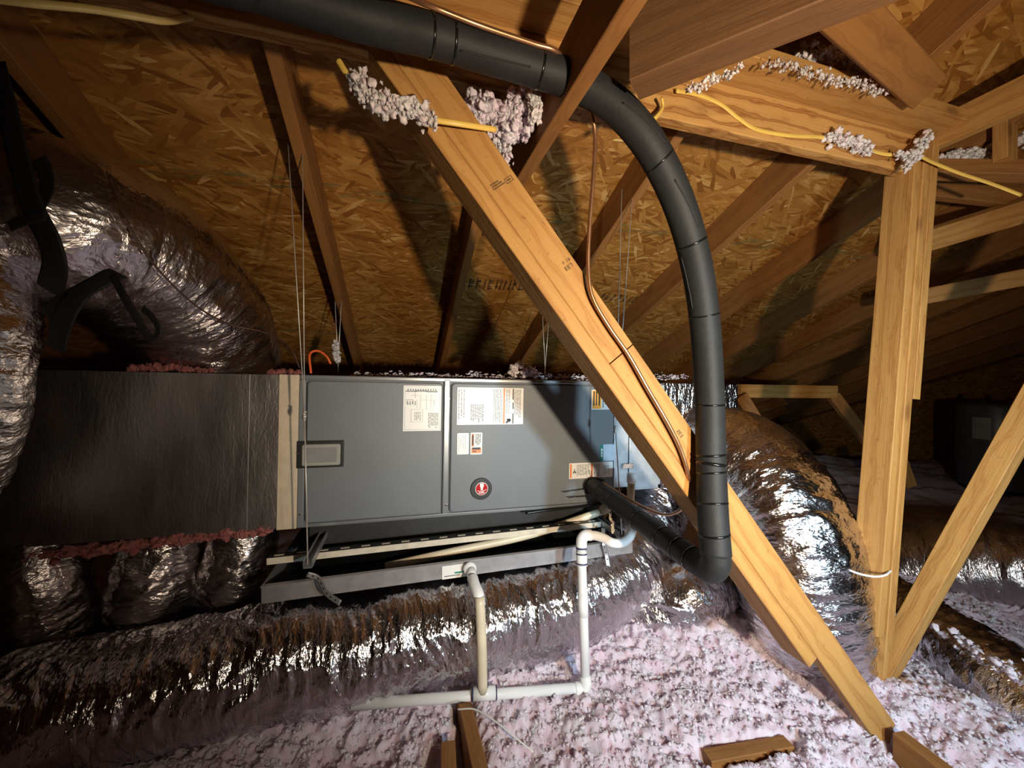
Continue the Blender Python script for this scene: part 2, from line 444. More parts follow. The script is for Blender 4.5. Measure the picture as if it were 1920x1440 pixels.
# ------------------------------------------------------------------ floor joists that show through the insulation
JT = -1.035                               # joist top relative to the lens
def joist(p0, p1, mat='wood_dark', dz=0.0):
    a = Vector((p0.x, p0.y, ZC + JT + dz)); b_ = Vector((p1.x, p1.y, ZC + JT + dz))
    return board('joist', a, b_, 0.042, 0.325, UP, MAT[mat], floor, (0, -0.1625))
J1 = (P(866, 1300, 1.30), P(915, 1500, 0.955)); J2 = (P(1325, 1420, 1.12), P(1478, 1394, 1.165)); J3 = (P(1685, 1385, 1.145), beyond(P(1685, 1385, 1.145), P(1790, 1465, 1.02), 3.0))
joist(*J1); joist(*J2, dz=-0.045); joist(*J3)
J4 = (P(840, 1400, 1.115), P(842, 1500, 0.97))
joist(*J4)

# ------------------------------------------------------------------ loose-fill insulation
def ins_height(X, Y):
    u = X * U.x + Y * U.y; v = X * V.x + Y * V.y
    h = -1.075 + 0.05 * (vnoise(X * 2.1 + 3, Y * 2.1, 3) - 0.5) * 2 + 0.05 * (vnoise(X * 4.3 + 1, Y * 4.3, 4) - 0.5)
    h = h + 0.085 * np.exp(-(((X - 0.86) / 0.42) ** 2 + ((Y - 1.62) / 0.22) ** 2))      # mound behind the brace
    h = h + 0.06 * np.exp(-(((X - 1.5) / 0.5) ** 2 + ((Y - 1.25) / 0.3) ** 2))
    h = h - 0.05 * np.exp(-(((X + 0.45) / 0.45) ** 2 + ((Y - 0.98) / 0.20) ** 2))
    for a, b_, wd, dp in ((J1[0], J1[1], 0.035, 0.10), (J2[0], J2[1], 0.030, 0.055), (J3[0], J3[1], 0.04, 0.10), (J4[0], J4[1], 0.05, 0.06)):
        ax, ay = a.x, a.y; dx, dy = b_.x - ax, b_.y - ay; L2 = dx * dx + dy * dy
        t = np.clip(((X - ax) * dx + (Y - ay) * dy) / L2, 0, 1)
        d = np.hypot(X - ax - t * dx, Y - ay - t * dy)
        h = h - dp * np.exp(-(d / wd) ** 2)
    b1 = 1 - np.abs(2 * vnoise(X * 17, Y * 17, 5) - 1); b2 = 1 - np.abs(2 * vnoise(X * 39, Y * 39, 6) - 1); b3 = 1 - np.abs(2 * vnoise(X * 90, Y * 90, 8) - 1)
    near = 1.0
    b4 = 1 - np.abs(2 * vnoise(X * 64 + 5, Y * 64, 12) - 1)
    return h + 0.026 * (b1 - 0.5) + 0.020 * (b2 - 0.5) + 0.010 * (b4 - 0.5) + 0.006 * (b3 - 0.5) + 0.03 * (vnoise(X * 7, Y * 7, 9) - 0.5)
xs = np.concatenate([np.arange(-4.2, -1.4, 0.06), np.arange(-1.4, 2.4, 0.0065), np.arange(2.4, 6.6, 0.06)])
ys = np.concatenate([np.arange(-0.4, 0.82, 0.05), np.arange(0.82, 2.2, 0.0065), np.arange(2.2, 5.6, 0.06)])
GX, GY = np.meshgrid(xs, ys)
wob = 0.010
GXw = GX + wob * (vnoise(GX * 45, GY * 45, 21) - 0.5); GYw = GY + wob * (vnoise(GX * 45, GY * 45, 22) - 0.5)
GZ = ins_height(GX, GY) + ZC
nx, ny = len(xs), len(ys)
ii = np.arange(ny - 1)[:, None] * nx; jj = np.arange(nx - 1)[None, :]
fc = np.stack([ii + jj, ii + jj + 1, ii + nx + jj + 1, ii + nx + jj], 2).reshape(-1, 4)
_u = (GX * U.x + GY * U.y).ravel()[fc[:, 0]]; _v = (GX * V.x + GY * V.y).ravel()[fc[:, 0]]
fc = fc[(_u > -4.1) & (_u < 7.2) & (_v < 5.95)]
ins = link_mesh('loose_fill_insulation', np_mesh('loose_fill_insulation', np.stack([GXw.ravel(), GYw.ravel(), GZ.ravel()], 1), fc, True), MAT['fluff'])
tag(ins, 'pink-white blown loose-fill insulation covering the whole attic floor', 'insulation', kind='stuff')

def ico(sub):
    bm = bmesh.new(); bmesh.ops.create_icosphere(bm, subdivisions=sub, radius=1.0)
    v = np.array([tuple(q.co) for q in bm.verts]); f = np.array([[q.index for q in p.verts] for p in bm.faces]); bm.free()
    return v, f
ICO1, ICO2 = ico(1), ico(2)
def tufts(centers, sizes, geo, seed, rough=0.75, stretch=None):
    """many ragged blobs as one array of vertices and faces"""
    rng = np.random.default_rng(seed); bv, bf = geo; n = len(centers); m = len(bv)
    out = np.empty((n, m, 3))
    q = rng.normal(size=(n, 4)); q /= np.linalg.norm(q, axis=1)[:, None]
    w, x, y, z = q.T
    R = np.stack([1 - 2 * (y * y + z * z), 2 * (x * y - w * z), 2 * (x * z + w * y), 2 * (x * y + w * z), 1 - 2 * (x * x + z * z), 2 * (y * z - w * x), 2 * (x * z - w * y), 2 * (y * z + w * x), 1 - 2 * (x * x + y * y)], 1).reshape(n, 3, 3)
    rad = 1 + rough * (rng.random((n, m)) - 0.5) * 1.7
    sc = rng.uniform(0.6, 1.25, (n, 1, 3))
    loc = bv[None] * rad[:, :, None] * sc
    out = np.einsum('nij,nmj->nmi', R, loc) * np.asarray(sizes)[:, None, None]
    if stretch is not None: out = out * np.asarray(stretch)[None, None, :]
    out += np.asarray(centers)[:, None, :]
    f = (bf[None] + (np.arange(n) * m)[:, None, None]).reshape(-1, 3)
    return out.reshape(-1, 3), f
nt_ = 34000
tx = RNG.uniform(-1.2, 2.3, nt_); ty = 0.80 + 1.35 * RNG.random(nt_) ** 1.5
tz = ins_height(tx, ty) + ZC + RNG.uniform(-0.004, 0.004, nt_)
keep = np.ones(nt_, bool)
for a, b_ in (J1, J2, J3, J4):
    dx, dy = b_.x - a.x, b_.y - a.y; t = np.clip(((tx - a.x) * dx + (ty - a.y) * dy) / (dx * dx + dy * dy), 0, 1)
    keep &= np.hypot(tx - a.x - t * dx, ty - a.y - t * dy) > 0.038
tx, ty, tz = tx[keep], ty[keep], tz[keep]
tv, tf = tufts(np.stack([tx, ty, tz], 1), 0.0025 + 0.0055 * RNG.random(len(tx)) ** 2, ICO1, 5, 0.7)
tuft = link_mesh('insulation_tufts', np_mesh('insulation_tufts', tv, tf, True), MAT['fluff'], ins)
tag(tuft, kind='stuff')

# ------------------------------------------------------------------ timber framing
def lumber(name, label, cat, p0, p1, w, t, n, mat='wood', **k):
    o = board(name, p0, p1, w, t, n, MAT[mat], None, **k); tag(o, label, cat); return o
# purlin under the rafters with its flat cap board
PV = 0.93
pu = empty('roof_purlin', H(0.2, PV, 0.757))
tag(pu, 'long pine purlin with bold grain running under the rafters to the tall post', 'beam')
board('purlin_board', H(-2.6, PV + 0.019, 0.827), H(1.80, PV + 0.019, 0.827), 0.140, 0.038, -V, MAT['wood_bold'], pu)
board('cap_board', H(-2.6, PV - 0.030, 0.9165), H(1.87, PV - 0.030, 0.9165), 0.14, 0.038, UP, MAT['wood'], pu)
# second purlin meeting it at the corner above the post
pu2 = lumber('cross_purlin', 'pine purlin meeting the long purlin at the corner above the tall post', 'beam', H(1.865, 0.93, 0.905), H(1.865, -0.4, 0.905), 0.105, 0.038, -U, 'wood')
# tie joist pointing away from the lens
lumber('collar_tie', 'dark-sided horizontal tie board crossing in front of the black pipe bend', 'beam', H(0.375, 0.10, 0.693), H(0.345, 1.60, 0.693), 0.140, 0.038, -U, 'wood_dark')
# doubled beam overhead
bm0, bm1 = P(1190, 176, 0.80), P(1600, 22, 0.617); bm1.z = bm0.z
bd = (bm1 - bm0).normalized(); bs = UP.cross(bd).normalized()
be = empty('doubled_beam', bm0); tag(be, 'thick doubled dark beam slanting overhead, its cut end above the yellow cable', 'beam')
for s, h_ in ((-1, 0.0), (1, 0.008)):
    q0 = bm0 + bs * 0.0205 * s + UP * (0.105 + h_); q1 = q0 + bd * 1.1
    board('beam_ply', q0, q1, 0.205, 0.038, bs, MAT['wood_shaded'], be)
# long diagonal brace, an L of two boards
br_t = P(742, 96, 0.90); br_b = P(1640, 1372, 1.195)
br = empty('diagonal_brace', br_b); tag(br, 'long pale diagonal brace of two nailed boards crossing in front of the air handler', 'brace')
ax = (br_b - br_t).normalized(); bn = (-V - ax * (-V).dot(ax)).normalized(); bw = bn.cross(ax).normalized()
if bw.z > 0: bw = -bw                      # bw points to the lower left side
tot = (br_b - br_t).length
A_w = 0.086
def brp(t, off=0, dep=0): return br_t + ax * (tot * t) + bw * off + bn * dep
up_c = -0.020
board('upper_board', brp(-0.06, up_c), brp(0.383, up_c), A_w, 0.038, bn, MAT['wood'], br)
board('lower_board', brp(0.3845, up_c), brp(1.03, up_c), A_w, 0.038, bn, MAT['wood'], br)
board('stiffener_board', brp(-0.05, up_c + A_w / 2 + 0.0195), brp(0.842, up_c + A_w / 2 + 0.0195), 0.038, 0.089, bn, MAT['wood'], br, M_off=(0, -0.0255))
# ink stamps on the brace
def stamp(parent, c, xdir, n, glyphs, s, mat='stamp'):
    parts = []
    for gx, gy, gw, gh in glyphs:
        parts.append(box_geo(gx * s, (gx + gw) * s, gy * s, (gy + gh) * s, 0, 0.0006))
    v_, f_ = join_geo(parts)
    return link_mesh('ink_stamp', py_mesh('ink_stamp', v_, f_), MAT[mat], parent, frame_mat(c, xdir, n))
def seg(ch, x, y, w=3, h=5, t=0.8):
    S = {'a': (x, y + h - t, w, t), 'g': (x, y + h / 2 - t / 2, w, t), 'd': (x, y, w, t), 'f': (x, y + h / 2, t, h / 2), 'e': (x, y, t, h / 2), 'b': (x + w - t, y + h / 2, t, h / 2), 'c': (x + w - t, y, t, h / 2)}
    return [S[q] for q in ch]
G = {'E': 'afged', '7': 'abc', '1': 'bc', '6': 'afgedc', 'F': 'afge', 'L': 'fed', '2': 'abged', '3': 'abgcd'}
gl = []
for i_, ch in enumerate('EE7'): gl += seg(G[ch], i_ * 4.2, 0)
for i_, ch in enumerate('F16'): gl += seg(G[ch], 2 + i_ * 4.2, 8, 2.4, 3.6, 0.6)
bp = brp(0.275, up_c - 0.006) + bn * 0.0193
stamp(br, bp, -bw, bn, gl, 0.0021)
gl = []
for r_ in range(3):
    x_ = 0
    while x_ < 16 - 3 * r_:
        w_ = random.uniform(0.8, 1.8); gl.append((x_, r_ * 2.6, w_, 1.5)); x_ += w_ + 0.5
gl += [(17, -2, 9, 0.6), (17, 3.4, 9, 0.6), (17, -2, 0.6, 6), (25.6, -2, 0.6, 6), (19, 0.3, 5, 1.4)]
stamp(br, brp(0.165, up_c + 0.030) + bn * 0.0193, -bw, bn, gl, 0.0023)
gl = []
for i_, ch in enumerate('2E3'): gl += seg(G[ch], i_ * 4.2, 0)
stamp(br, brp(0.495, up_c - 0.002) + bn * 0.0193, ax, bn, gl, 0.0019)

# tall post on the right
po = empty('support_post', P(1634, 1275, 1.385)); tag(po, 'tall upright pine post of three nailed boards holding up the purlin corner', 'post')
pb = P(1630, 1330, 1.36); pt = P(1712, 292, 1.405)
pax = (pt - pb).normalized(); pn = Vector((0.31, -0.95, 0)); pn = (pn - pax * pn.dot(pax)).normalized(); pw = pax.cross(pn)   # pn faces right-front
pL = Vector((-0.95, -0.31, 0)); pL = (pL - pax * pL.dot(pax)).normalized()     # faces left-front
plen = (pt - pb).length
def pp(t, a=0, b_=0): return pb + pax * (plen * t) + pn * a + pL * b_
board('main_stud', pp(0.0), pp(0.985), 0.085, 0.038, pL, MAT['wood'], po)
board('side_stud', pp(0.13, -0.008, 0.0385), pp(0.985, -0.008, 0.0385), 0.089, 0.036, pL, MAT['wood'], po, cut0=-0.5)
board('cleat', pp(0.555, 0.003, -0.0385), pp(1.02, 0.003, -0.0385), 0.085, 0.037, pL, MAT['wood'], po)
# right hand brace
rb = lumber('slanted_brace', 'slanted pine brace rising to the right from the foot of the tall post', 'brace', P(1655, 1262, 1.36), beyond(P(1655, 1262, 1.36), P(1960, 715, 1.22), 1.82), 0.060, 0.062, Vector((-0.85, -0.35, 0.3)), 'wood')
# white strap around post and duct
tube('cable_tie', [P(1590, 1068, 1.31), P(1612, 1076, 1.292), P(1640, 1081, 1.285), P(1660, 1078, 1.30), P(1670, 1070, 1.33)], 0.0035, MAT['pvc'])
tag(bpy.data.objects['cable_tie'], 'white plastic tie looped round the tall post', 'cable tie')
# framing around the corner, upper right
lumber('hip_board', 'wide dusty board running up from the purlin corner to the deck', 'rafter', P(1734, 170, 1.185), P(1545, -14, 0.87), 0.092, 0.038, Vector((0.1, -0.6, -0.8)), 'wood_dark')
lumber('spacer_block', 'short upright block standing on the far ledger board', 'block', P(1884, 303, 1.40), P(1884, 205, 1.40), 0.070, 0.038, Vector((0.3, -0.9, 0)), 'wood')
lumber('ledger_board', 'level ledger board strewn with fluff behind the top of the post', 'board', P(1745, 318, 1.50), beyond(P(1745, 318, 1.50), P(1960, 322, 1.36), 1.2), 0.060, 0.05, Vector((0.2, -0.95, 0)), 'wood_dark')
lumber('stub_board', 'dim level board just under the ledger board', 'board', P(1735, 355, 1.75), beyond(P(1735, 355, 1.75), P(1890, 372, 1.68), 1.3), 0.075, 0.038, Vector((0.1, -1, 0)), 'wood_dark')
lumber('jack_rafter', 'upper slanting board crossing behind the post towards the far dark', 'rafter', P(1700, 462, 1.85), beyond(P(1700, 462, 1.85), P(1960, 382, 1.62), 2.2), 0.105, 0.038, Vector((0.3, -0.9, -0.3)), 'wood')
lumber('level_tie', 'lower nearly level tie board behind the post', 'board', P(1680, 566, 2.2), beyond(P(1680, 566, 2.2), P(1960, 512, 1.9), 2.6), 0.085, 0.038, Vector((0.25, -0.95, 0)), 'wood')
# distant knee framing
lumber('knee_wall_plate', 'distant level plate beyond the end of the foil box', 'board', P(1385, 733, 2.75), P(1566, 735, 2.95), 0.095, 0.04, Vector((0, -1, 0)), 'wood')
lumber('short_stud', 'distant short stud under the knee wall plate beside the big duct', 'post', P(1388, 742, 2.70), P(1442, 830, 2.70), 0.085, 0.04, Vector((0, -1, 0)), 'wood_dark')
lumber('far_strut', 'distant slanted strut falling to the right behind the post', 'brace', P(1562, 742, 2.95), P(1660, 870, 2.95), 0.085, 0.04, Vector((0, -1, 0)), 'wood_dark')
lumber('loose_offcut', 'pale wood offcut lying in the dark beyond the post', 'wood', P(1690, 862, 3.1), P(1708, 912, 3.1), 0.08, 0.03, Vector((0, -1, 0)), 'wood')

# ------------------------------------------------------------------ air handler
A_TILT = 0.0172
a_x = (U * math.cos(A_TILT) - UP * math.sin(A_TILT)).normalized(); a_z = V.cross(a_x) * -1
if a_z.z < 0: a_z = -a_z
AO = on_v(556, 991, 1.572)
AM = Matrix(((a_x.x, V.x, a_z.x, AO.x), (a_x.y, V.y, a_z.y, AO.y), (a_x.z, V.z, a_z.z, AO.z), (0, 0, 0, 1)))
AMI = AM.inverted()
def face(px, py, y=0.0):
    o = AMI @ Vector((0, 0, ZC)); d = AMI.to_3x3() @ ray(px, py)
    q = o + d * ((y - o.y) / d.y); return q.x, q.z
AL = face(1152, 830)[0]; AH_ = face(556, 703)[1]; AD = 0.55
ahu = empty('air_handler', AO); tag(ahu, 'slate grey horizontal air handler cabinet hung from wires, with stickers and round red badge', 'air handler')
def abox(name, x0, x1, y0, y1, z0, z1, mat, parent=None, bev=0.0, seg_=2):
    v_, f_ = box_geo(x0, x1, y0, y1, z0, z1); me = py_mesh(name, v_, f_)
    if bev:
        b_ = bmesh.new(); b_.from_mesh(me); bmesh.ops.bevel(b_, geom=b_.edges[:], offset=bev, segments=seg_, profile=0.5, affect='EDGES'); b_.to_mesh(me); b_.free()
    return link_mesh(name, me, MAT[mat], parent or ahu, AM)
def rrect(name, x0, x1, z0, z1, y0, y1, r, mat, parent=None, bev=0.004):
    """plate with rounded corners facing the front"""
    pts = []
    for cx, cz, a0 in ((x1 - r, z1 - r, 0), (x0 + r, z1 - r, 90), (x0 + r, z0 + r, 180), (x1 - r, z0 + r, 270)):
        for k_ in range(7):
            a = math.radians(a0 + 15 * k_); pts.append((cx + r * math.cos(a), cz + r * math.sin(a)))
    n = len(pts); cx = (x0 + x1) / 2; cz = (z0 + z1) / 2
    def ins_(q, d): return (q[0] - math.copysign(min(d, abs(q[0] - cx)), q[0] - cx), q[1] - math.copysign(min(d, abs(q[1] - cz)), q[1] - cz))
    v_ = [(a, y1, b_) for a, b_ in pts] + [(a, y0 + bev, b_) for a, b_ in pts] + [(ins_(q, bev)[0], y0, ins_(q, bev)[1]) for q in pts]
    f_ = [(i, (i + 1) % n, n + (i + 1) % n, n + i) for i in range(n)] + [(n + i, n + (i + 1) % n, 2 * n + (i + 1) % n, 2 * n + i) for i in range(n)]
    f_ += [tuple(range(2 * n, 3 * n)), tuple(range(n - 1, -1, -1))]
    return link_mesh(name, py_mesh(name, v_, f_), MAT[mat], parent or ahu, AM)
abox('cabinet', 0, AL, 0.014, AD, 0, AH_, 'ahu', bev=0.006)
xl0 = face(574, 830)[0]; xl1 = face(829, 830)[0]; xr0 = face(845, 830)[0]; xr1 = AL - 0.004
rim = 0.016
abox('top_rail', 0.002, AL - 0.002, 0.002, 0.02, AH_ - rim, AH_ + 0.001, 'ahu_trim', bev=0.004)
abox('bottom_rail', 0.002, AL - 0.002, 0.004, 0.02, -0.001, 0.013, 'ahu_trim', bev=0.003)
abox('end_stile', 0.0, xl0 - 0.004, 0.0, 0.02, 0.0, AH_ - rim - 0.001, 'ahu', bev=0.004)
abox('center_mullion', xl1 + 0.004, xr0 - 0.004, 0.000, 0.02, 0.012, AH_ - 0.004, 'ahu_trim', bev=0.005, seg_=3)
rrect('access_panel', xl0, xl1, 0.015, AH_ - rim - 0.004, 0.000, 0.015, 0.014, 'ahu')
rrect('access_panel', xr0, xr1, 0.015, AH_ - rim - 0.004, 0.000, 0.015, 0.014, 'ahu')
def rect(px0, py0, px1, py1):
    a = face(px0, py0); b_ = face(px1, py0); c = face(px0, py1); d = face(px1, py1)
    return (min((a[0] + c[0]) / 2, (b_[0] + d[0]) / 2), max((a[0] + c[0]) / 2, (b_[0] + d[0]) / 2), (c[1] + d[1]) / 2, (a[1] + b_[1]) / 2)
def sub(name, parent, rects, mat, y):
    v_, f_ = join_geo([box_geo(x0, x1, y - 0.0003, y, z0, z1) for x0, x1, z0, z1 in rects])
    o = link_mesh(name, py_mesh(name, v_, f_), MAT[mat], parent, AM)
    if len(rects) > 1: o['kind'] = 'stuff'
    return o
SY = -0.0012
def sticker(px0, py0, px1, py1, label=None, r=0.004, mat='sticker'):
    x0, x1, z0, z1 = rect(px0, py0, px1, py1)
    s = rrect('sticker', x0, x1, z0, z1, SY, 0.0005, r, mat, None, 0.0003)
    if label: s['label'] = label
    return s, (x0, x1, z0, z1)
def text_cols(R, fx0, fx1, fz0, fz1, n, seed, fill=0.55, gap=0.25):
    """rows of print turned on their side: columns of short strokes"""
    rng = random.Random(seed); x0, x1, z0, z1 = R; out = []
    X0 = x0 + (x1 - x0) * fx0; X1 = x0 + (x1 - x0) * fx1; Za = z0 + (z1 - z0) * fz0; Zb = z0 + (z1 - z0) * fz1
    st = (X1 - X0) / n
    for i in range(n):
        z = Zb; end = Za + (Zb - Za) * rng.uniform(0, gap)
        while z > end:
            l = rng.uniform(0.006, 0.02); out.append((X0 + i * st, X0 + i * st + st * fill, max(end, z - l), z)); z -= l + 0.0025
    return out
# wiring diagram sheet
s1, R1 = sticker(756, 723, 827, 808, 'white wiring diagram sheet', 0.001)
ln = []
x0, x1, z0, z1 = R1; w_ = x1 - x0; h_ = z1 - z0
def fr(a, b_, c, d): return (x0 + w_ * a, x0 + w_ * b_, z0 + h_ * c, z0 + h_ * d)
ln += [fr(.04, .96, .968, .973), fr(.04, .96, .03, .035), fr(.04, .046, .03, .97), fr(.955, .961, .03, .97)]
for q in ((.08, .25, .68, .69), (.08, .25, .60, .61), (.08, .088, .60, .69), (.25, .258, .6, .69), (.2, .5, .47, .475), (.2, .208, .2, .47), (.5, .508, .2, .47), (.2, .5, .2, .205), (.56, .85, .48, .485), (.6, .608, .48, .8), (.72, .728, .5, .82), (.3, .308, .72, .86), (.2, .4, .78, .785), (.35, .358, .5, .7), (.44, .448, .5, .8), (.44, .9, .68, .685), (.8, .808, .55, .68)): ln.append(fr(*q))
sub('print', s1, ln, 'ink', SY)
sub('print', s1, text_cols(R1, .66, .94, .06, .40, 7, 3, .5) + text_cols(R1, .30, .48, .22, .42, 4, 4, .4) + text_cols(R1, .10, .36, .55, .66, 4, 6, .4) + text_cols(R1, .1, .9, .88, .93, 12, 7, .5), 'ink', SY)
sub('print_bar', s1, [fr(.05, .35, .86, .885), fr(.30, .62, .865, .895), fr(.6, .9, .855, .885)], 'ink', SY - 0.0002)
# data plate with warning strips
s2, R2 = sticker(857, 727, 981, 796, 'white data sheet with orange and black strips', 0.001)
sub('print', s2, text_cols(R2, .02, .13, .05, .95, 3, 11, .35) + text_cols(R2, .20, .40, .06, .55, 7, 12, .5) + text_cols(R2, .54, .675, .04, .96, 7, 13, .5, .1) + text_cols(R2, .73, .80, .25, .96, 3, 14, .4) + text_cols(R2, .86, .97, .05, .96, 5, 15, .45), 'ink', SY)
x0, x1, z0, z1 = R2; w_ = x1 - x0; h_ = z1 - z0
sub('warning_strip', s2, [fr(.685, .715, .02, .98)], 'label_orange', SY)
sub('black_strip', s2, [fr(.83, .848, .02, .30), fr(.83, .848, .42, .60), fr(.83, .848, .68, .98)], 'ink_dark', SY)
sub('hazard_symbol', s2, [fr(.745, .80, .06, .16), fr(.73, .76, .03, .08), fr(.755, .81, .10, .14)], 'ink_dark', SY)
# small plain and small orange stickers
s3, R3 = sticker(857, 812, 879, 852, 'small plain white sticker', 0.004)
sub('print', s3, text_cols(R3, .15, .85, .1, .9, 4, 21, .15, .4), 'ink', SY)
s4, R4 = sticker(882, 811, 904, 852, 'small white and orange warning sticker', 0.004)
x0, x1, z0, z1 = R4; w_ = x1 - x0; h_ = z1 - z0
sub('orange_panel', s4, [fr(.08, .92, .06, .30), fr(.08, .30, .36, .95)], 'label_orange', SY)
sub('print', s4, text_cols(R4, .42, .9, .42, .94, 4, 22, .5, .15) + [fr(.15, .85, .22, .32), fr(.2, .5, .12, .17), fr(.12, .26, .42, .9)], 'ink_dark', SY - 0.0003)
# amber warning label near the brace
s5, R5 = sticker(1109, 731, 1152, 768, 'amber and white warning label beside the brace', 0.004)
x0, x1, z0, z1 = R5; w_ = x1 - x0; h_ = z1 - z0
sub('amber_panel', s5, [fr(.03, .42, .04, .96)], 'label_amber', SY)
sub('print', s5, [fr(.07, .13, .2, .92), fr(.18, .24, .2, .92), fr(.30, .36, .2, .92)] + text_cols(R5, .48, .95, .1, .9, 5, 31, .4), 'ink_dark', SY - 0.0003)
# green / blue sticker
s6, R6 = sticker(1125, 833, 1151, 864, 'pale blue sticker with a green heading', 0.001, 'label_blue')
x0, x1, z0, z1 = R6; w_ = x1 - x0; h_ = z1 - z0
sub('green_heading', s6, [fr(0, .22, 0, 1)], 'label_green', SY)
sub('print', s6, [fr(.06, .16, .25, .38), fr(.06, .16, .42, .55), fr(.06, .16, .6, .75)], 'sticker', SY - 0.0003)
# caution label
s7, R7 = sticker(1067, 867, 1149, 896, 'long white caution label above the pipe entry', 0.003)
x0, x1, z0, z1 = R7; w_ = x1 - x0; h_ = z1 - z0
sub('warning_strip', s7, [fr(.02, .055, .06, .94), fr(.49, .525, .06, .94)], 'label_orange', SY)
sub('print', s7, text_cols(R7, .17, .46, .1, .9, 8, 41, .45, .2) + text_cols(R7, .56, .70, .1, .9, 4, 42, .45, .2) + text_cols(R7, .8, .92, .15, .8, 3, 43, .3, .2), 'ink', SY)
sub('hazard_symbol', s7, [fr(.085, .15, .40, .46), fr(.11, .125, .46, .62), fr(.085, .10, .32, .40), (fr(.135, .15, .32, .40))], 'ink_dark', SY)
# round badge
def disc(name, cx, cz, r, y0, y1, mat, parent, n=32, bev=0.0015):
    v_ = []
    for rr, y in ((r, y1), (r, y0 + bev), (r - bev, y0)):
        v_ += [(cx + rr * math.cos(2 * math.pi * i / n), y, cz + rr * math.sin(2 * math.pi * i / n)) for i in range(n)]
    f_ = [(a * n + i, a * n + (i + 1) % n, (a + 1) * n + (i + 1) % n, (a + 1) * n + i) for a in (0, 1) for i in range(n)]
    f_ += [tuple(range(2 * n, 3 * n))]
    return link_mesh(name, py_mesh(name, v_, f_), MAT[mat], parent, AM)
bc = face(902, 916); br_ = (face(922, 916)[0] - face(882, 916)[0]) / 2
bd_ = disc('badge', bc[0], bc[1], br_, -0.007, 0.001, 'black', ahu); bd_['label'] = 'round black rubber badge with red and white disc'
disc('white_rim', bc[0] + 0.001, bc[1] + 0.001, br_ * 0.60, -0.009, -0.005, 'sticker', bd_)
disc('red_disc', bc[0] + 0.001, bc[1] + 0.001, br_ * 0.54, -0.0096, -0.007, 'red', bd_, bev=0.0003)
def badge_poly(pts):
    return py_mesh('badge_emblem', [(bc[0] + 0.001 + x * br_, -0.0099, bc[1] + 0.001 + z * br_) for x, z in pts], [tuple(range(len(pts)))])
for pts in ([(-.16, .50), (.16, .50), (.20, .28), (.10, .05), (.10, -.14), (-.10, -.14), (-.10, .08), (-.18, .28)],
            [(-.46, -.14), (-.30, -.16), (0, -.24), (.30, -.12), (.44, -.02), (.40, -.10), (.1, -.30), (-.2, -.26)],
            [(-.34, -.34), (.30, -.33), (.24, -.41), (-.24, -.42)]):
    link_mesh('badge_emblem', badge_poly(pts), MAT['sticker'], bd_, AM)
# filter viewing window on the left panel
xw = rect(557, 826, 645, 876)
fw = abox('filter_door', xw[0], xw[1], -0.008, 0.002, xw[2], xw[3], 'black', bev=0.002)
xi = rect(567, 832, 639, 872)
rrect('window', xi[0], xi[1], xi[2], xi[3], -0.013, -0.005, 0.008, 'window', fw, 0.003)
xj = (xi[0] + 0.012, xi[1] - 0.012, xi[2] + 0.012, xi[3] - 0.012)
rrect('window_recess', xj[0], xj[1], xj[2], xj[3], -0.0135, -0.012, 0.004, 'ink', fw, 0.0003)
for sx_, sz_ in ((559, 849), (643, 851), (748, 721), (838, 744), (842, 747), (836, 947), (840, 947), (562, 965)):
    q = face(sx_, sz_); disc('screw', q[0], q[1], 0.0035, -0.011 if sx_ in (559, 643) else -0.004, 0.001, 'chrome', ahu, 10, 0.001)
# black slab added to stand in for the shadowed pan interior below the cabinet
abox('shade_slab', 0.03, AL - 0.02, 0.05, AD - 0.03, -0.13, -0.0005, 'slab', bev=0.004)

# beige mastic tape joint and foil-faced plenum on the left
PL0 = face(20, 850)[0]
pl_x1 = face(521, 850)[0]
plen_ = empty('supply_plenum', AM @ Vector((PL0 / 2, 0, 0))); tag(plen_, 'dark shiny foil-faced supply plenum joined to the left end of the air handler', 'plenum')
def plate_uv(name, x0, x1, y0, y1, z0, z1, mat, parent):
    v_, f_ = box_geo(x0, x1, y0, y1, z0, z1); me = py_mesh(name, v_, f_)
    uv = me.uv_layers.new(name='UVMap')
    for l in me.loops:
        c = me.vertices[l.vertex_index].co; uv.data[l.index].uv = (c.x + c.y, c.z)
    return link_mesh(name, me, MAT[mat], parent, AM)
xs1 = face(285, 850)[0]
plate_uv('duct_board', xs1, pl_x1 + 0.001, 0.002, AD, 0.005, AH_ - 0.001, 'foil_flat', plen_)
plate_uv('duct_board', PL0 - 0.35, xs1 - 0.001, 0.006, AD, 0.005, AH_ - 0.001, 'foil_flat', plen_)
xs2 = face(465, 850)[0]
abox('seam', xs2 - 0.001, xs2 + 0.001, 0.0005, 0.004, 0.005, AH_ - 0.002, 'galv_dull', plen_)
abox('mastic_tape', pl_x1, -0.0005, -0.003, 0.03, 0.0, AH_ + 0.001, 'mastic', plen_, bev=0.002)
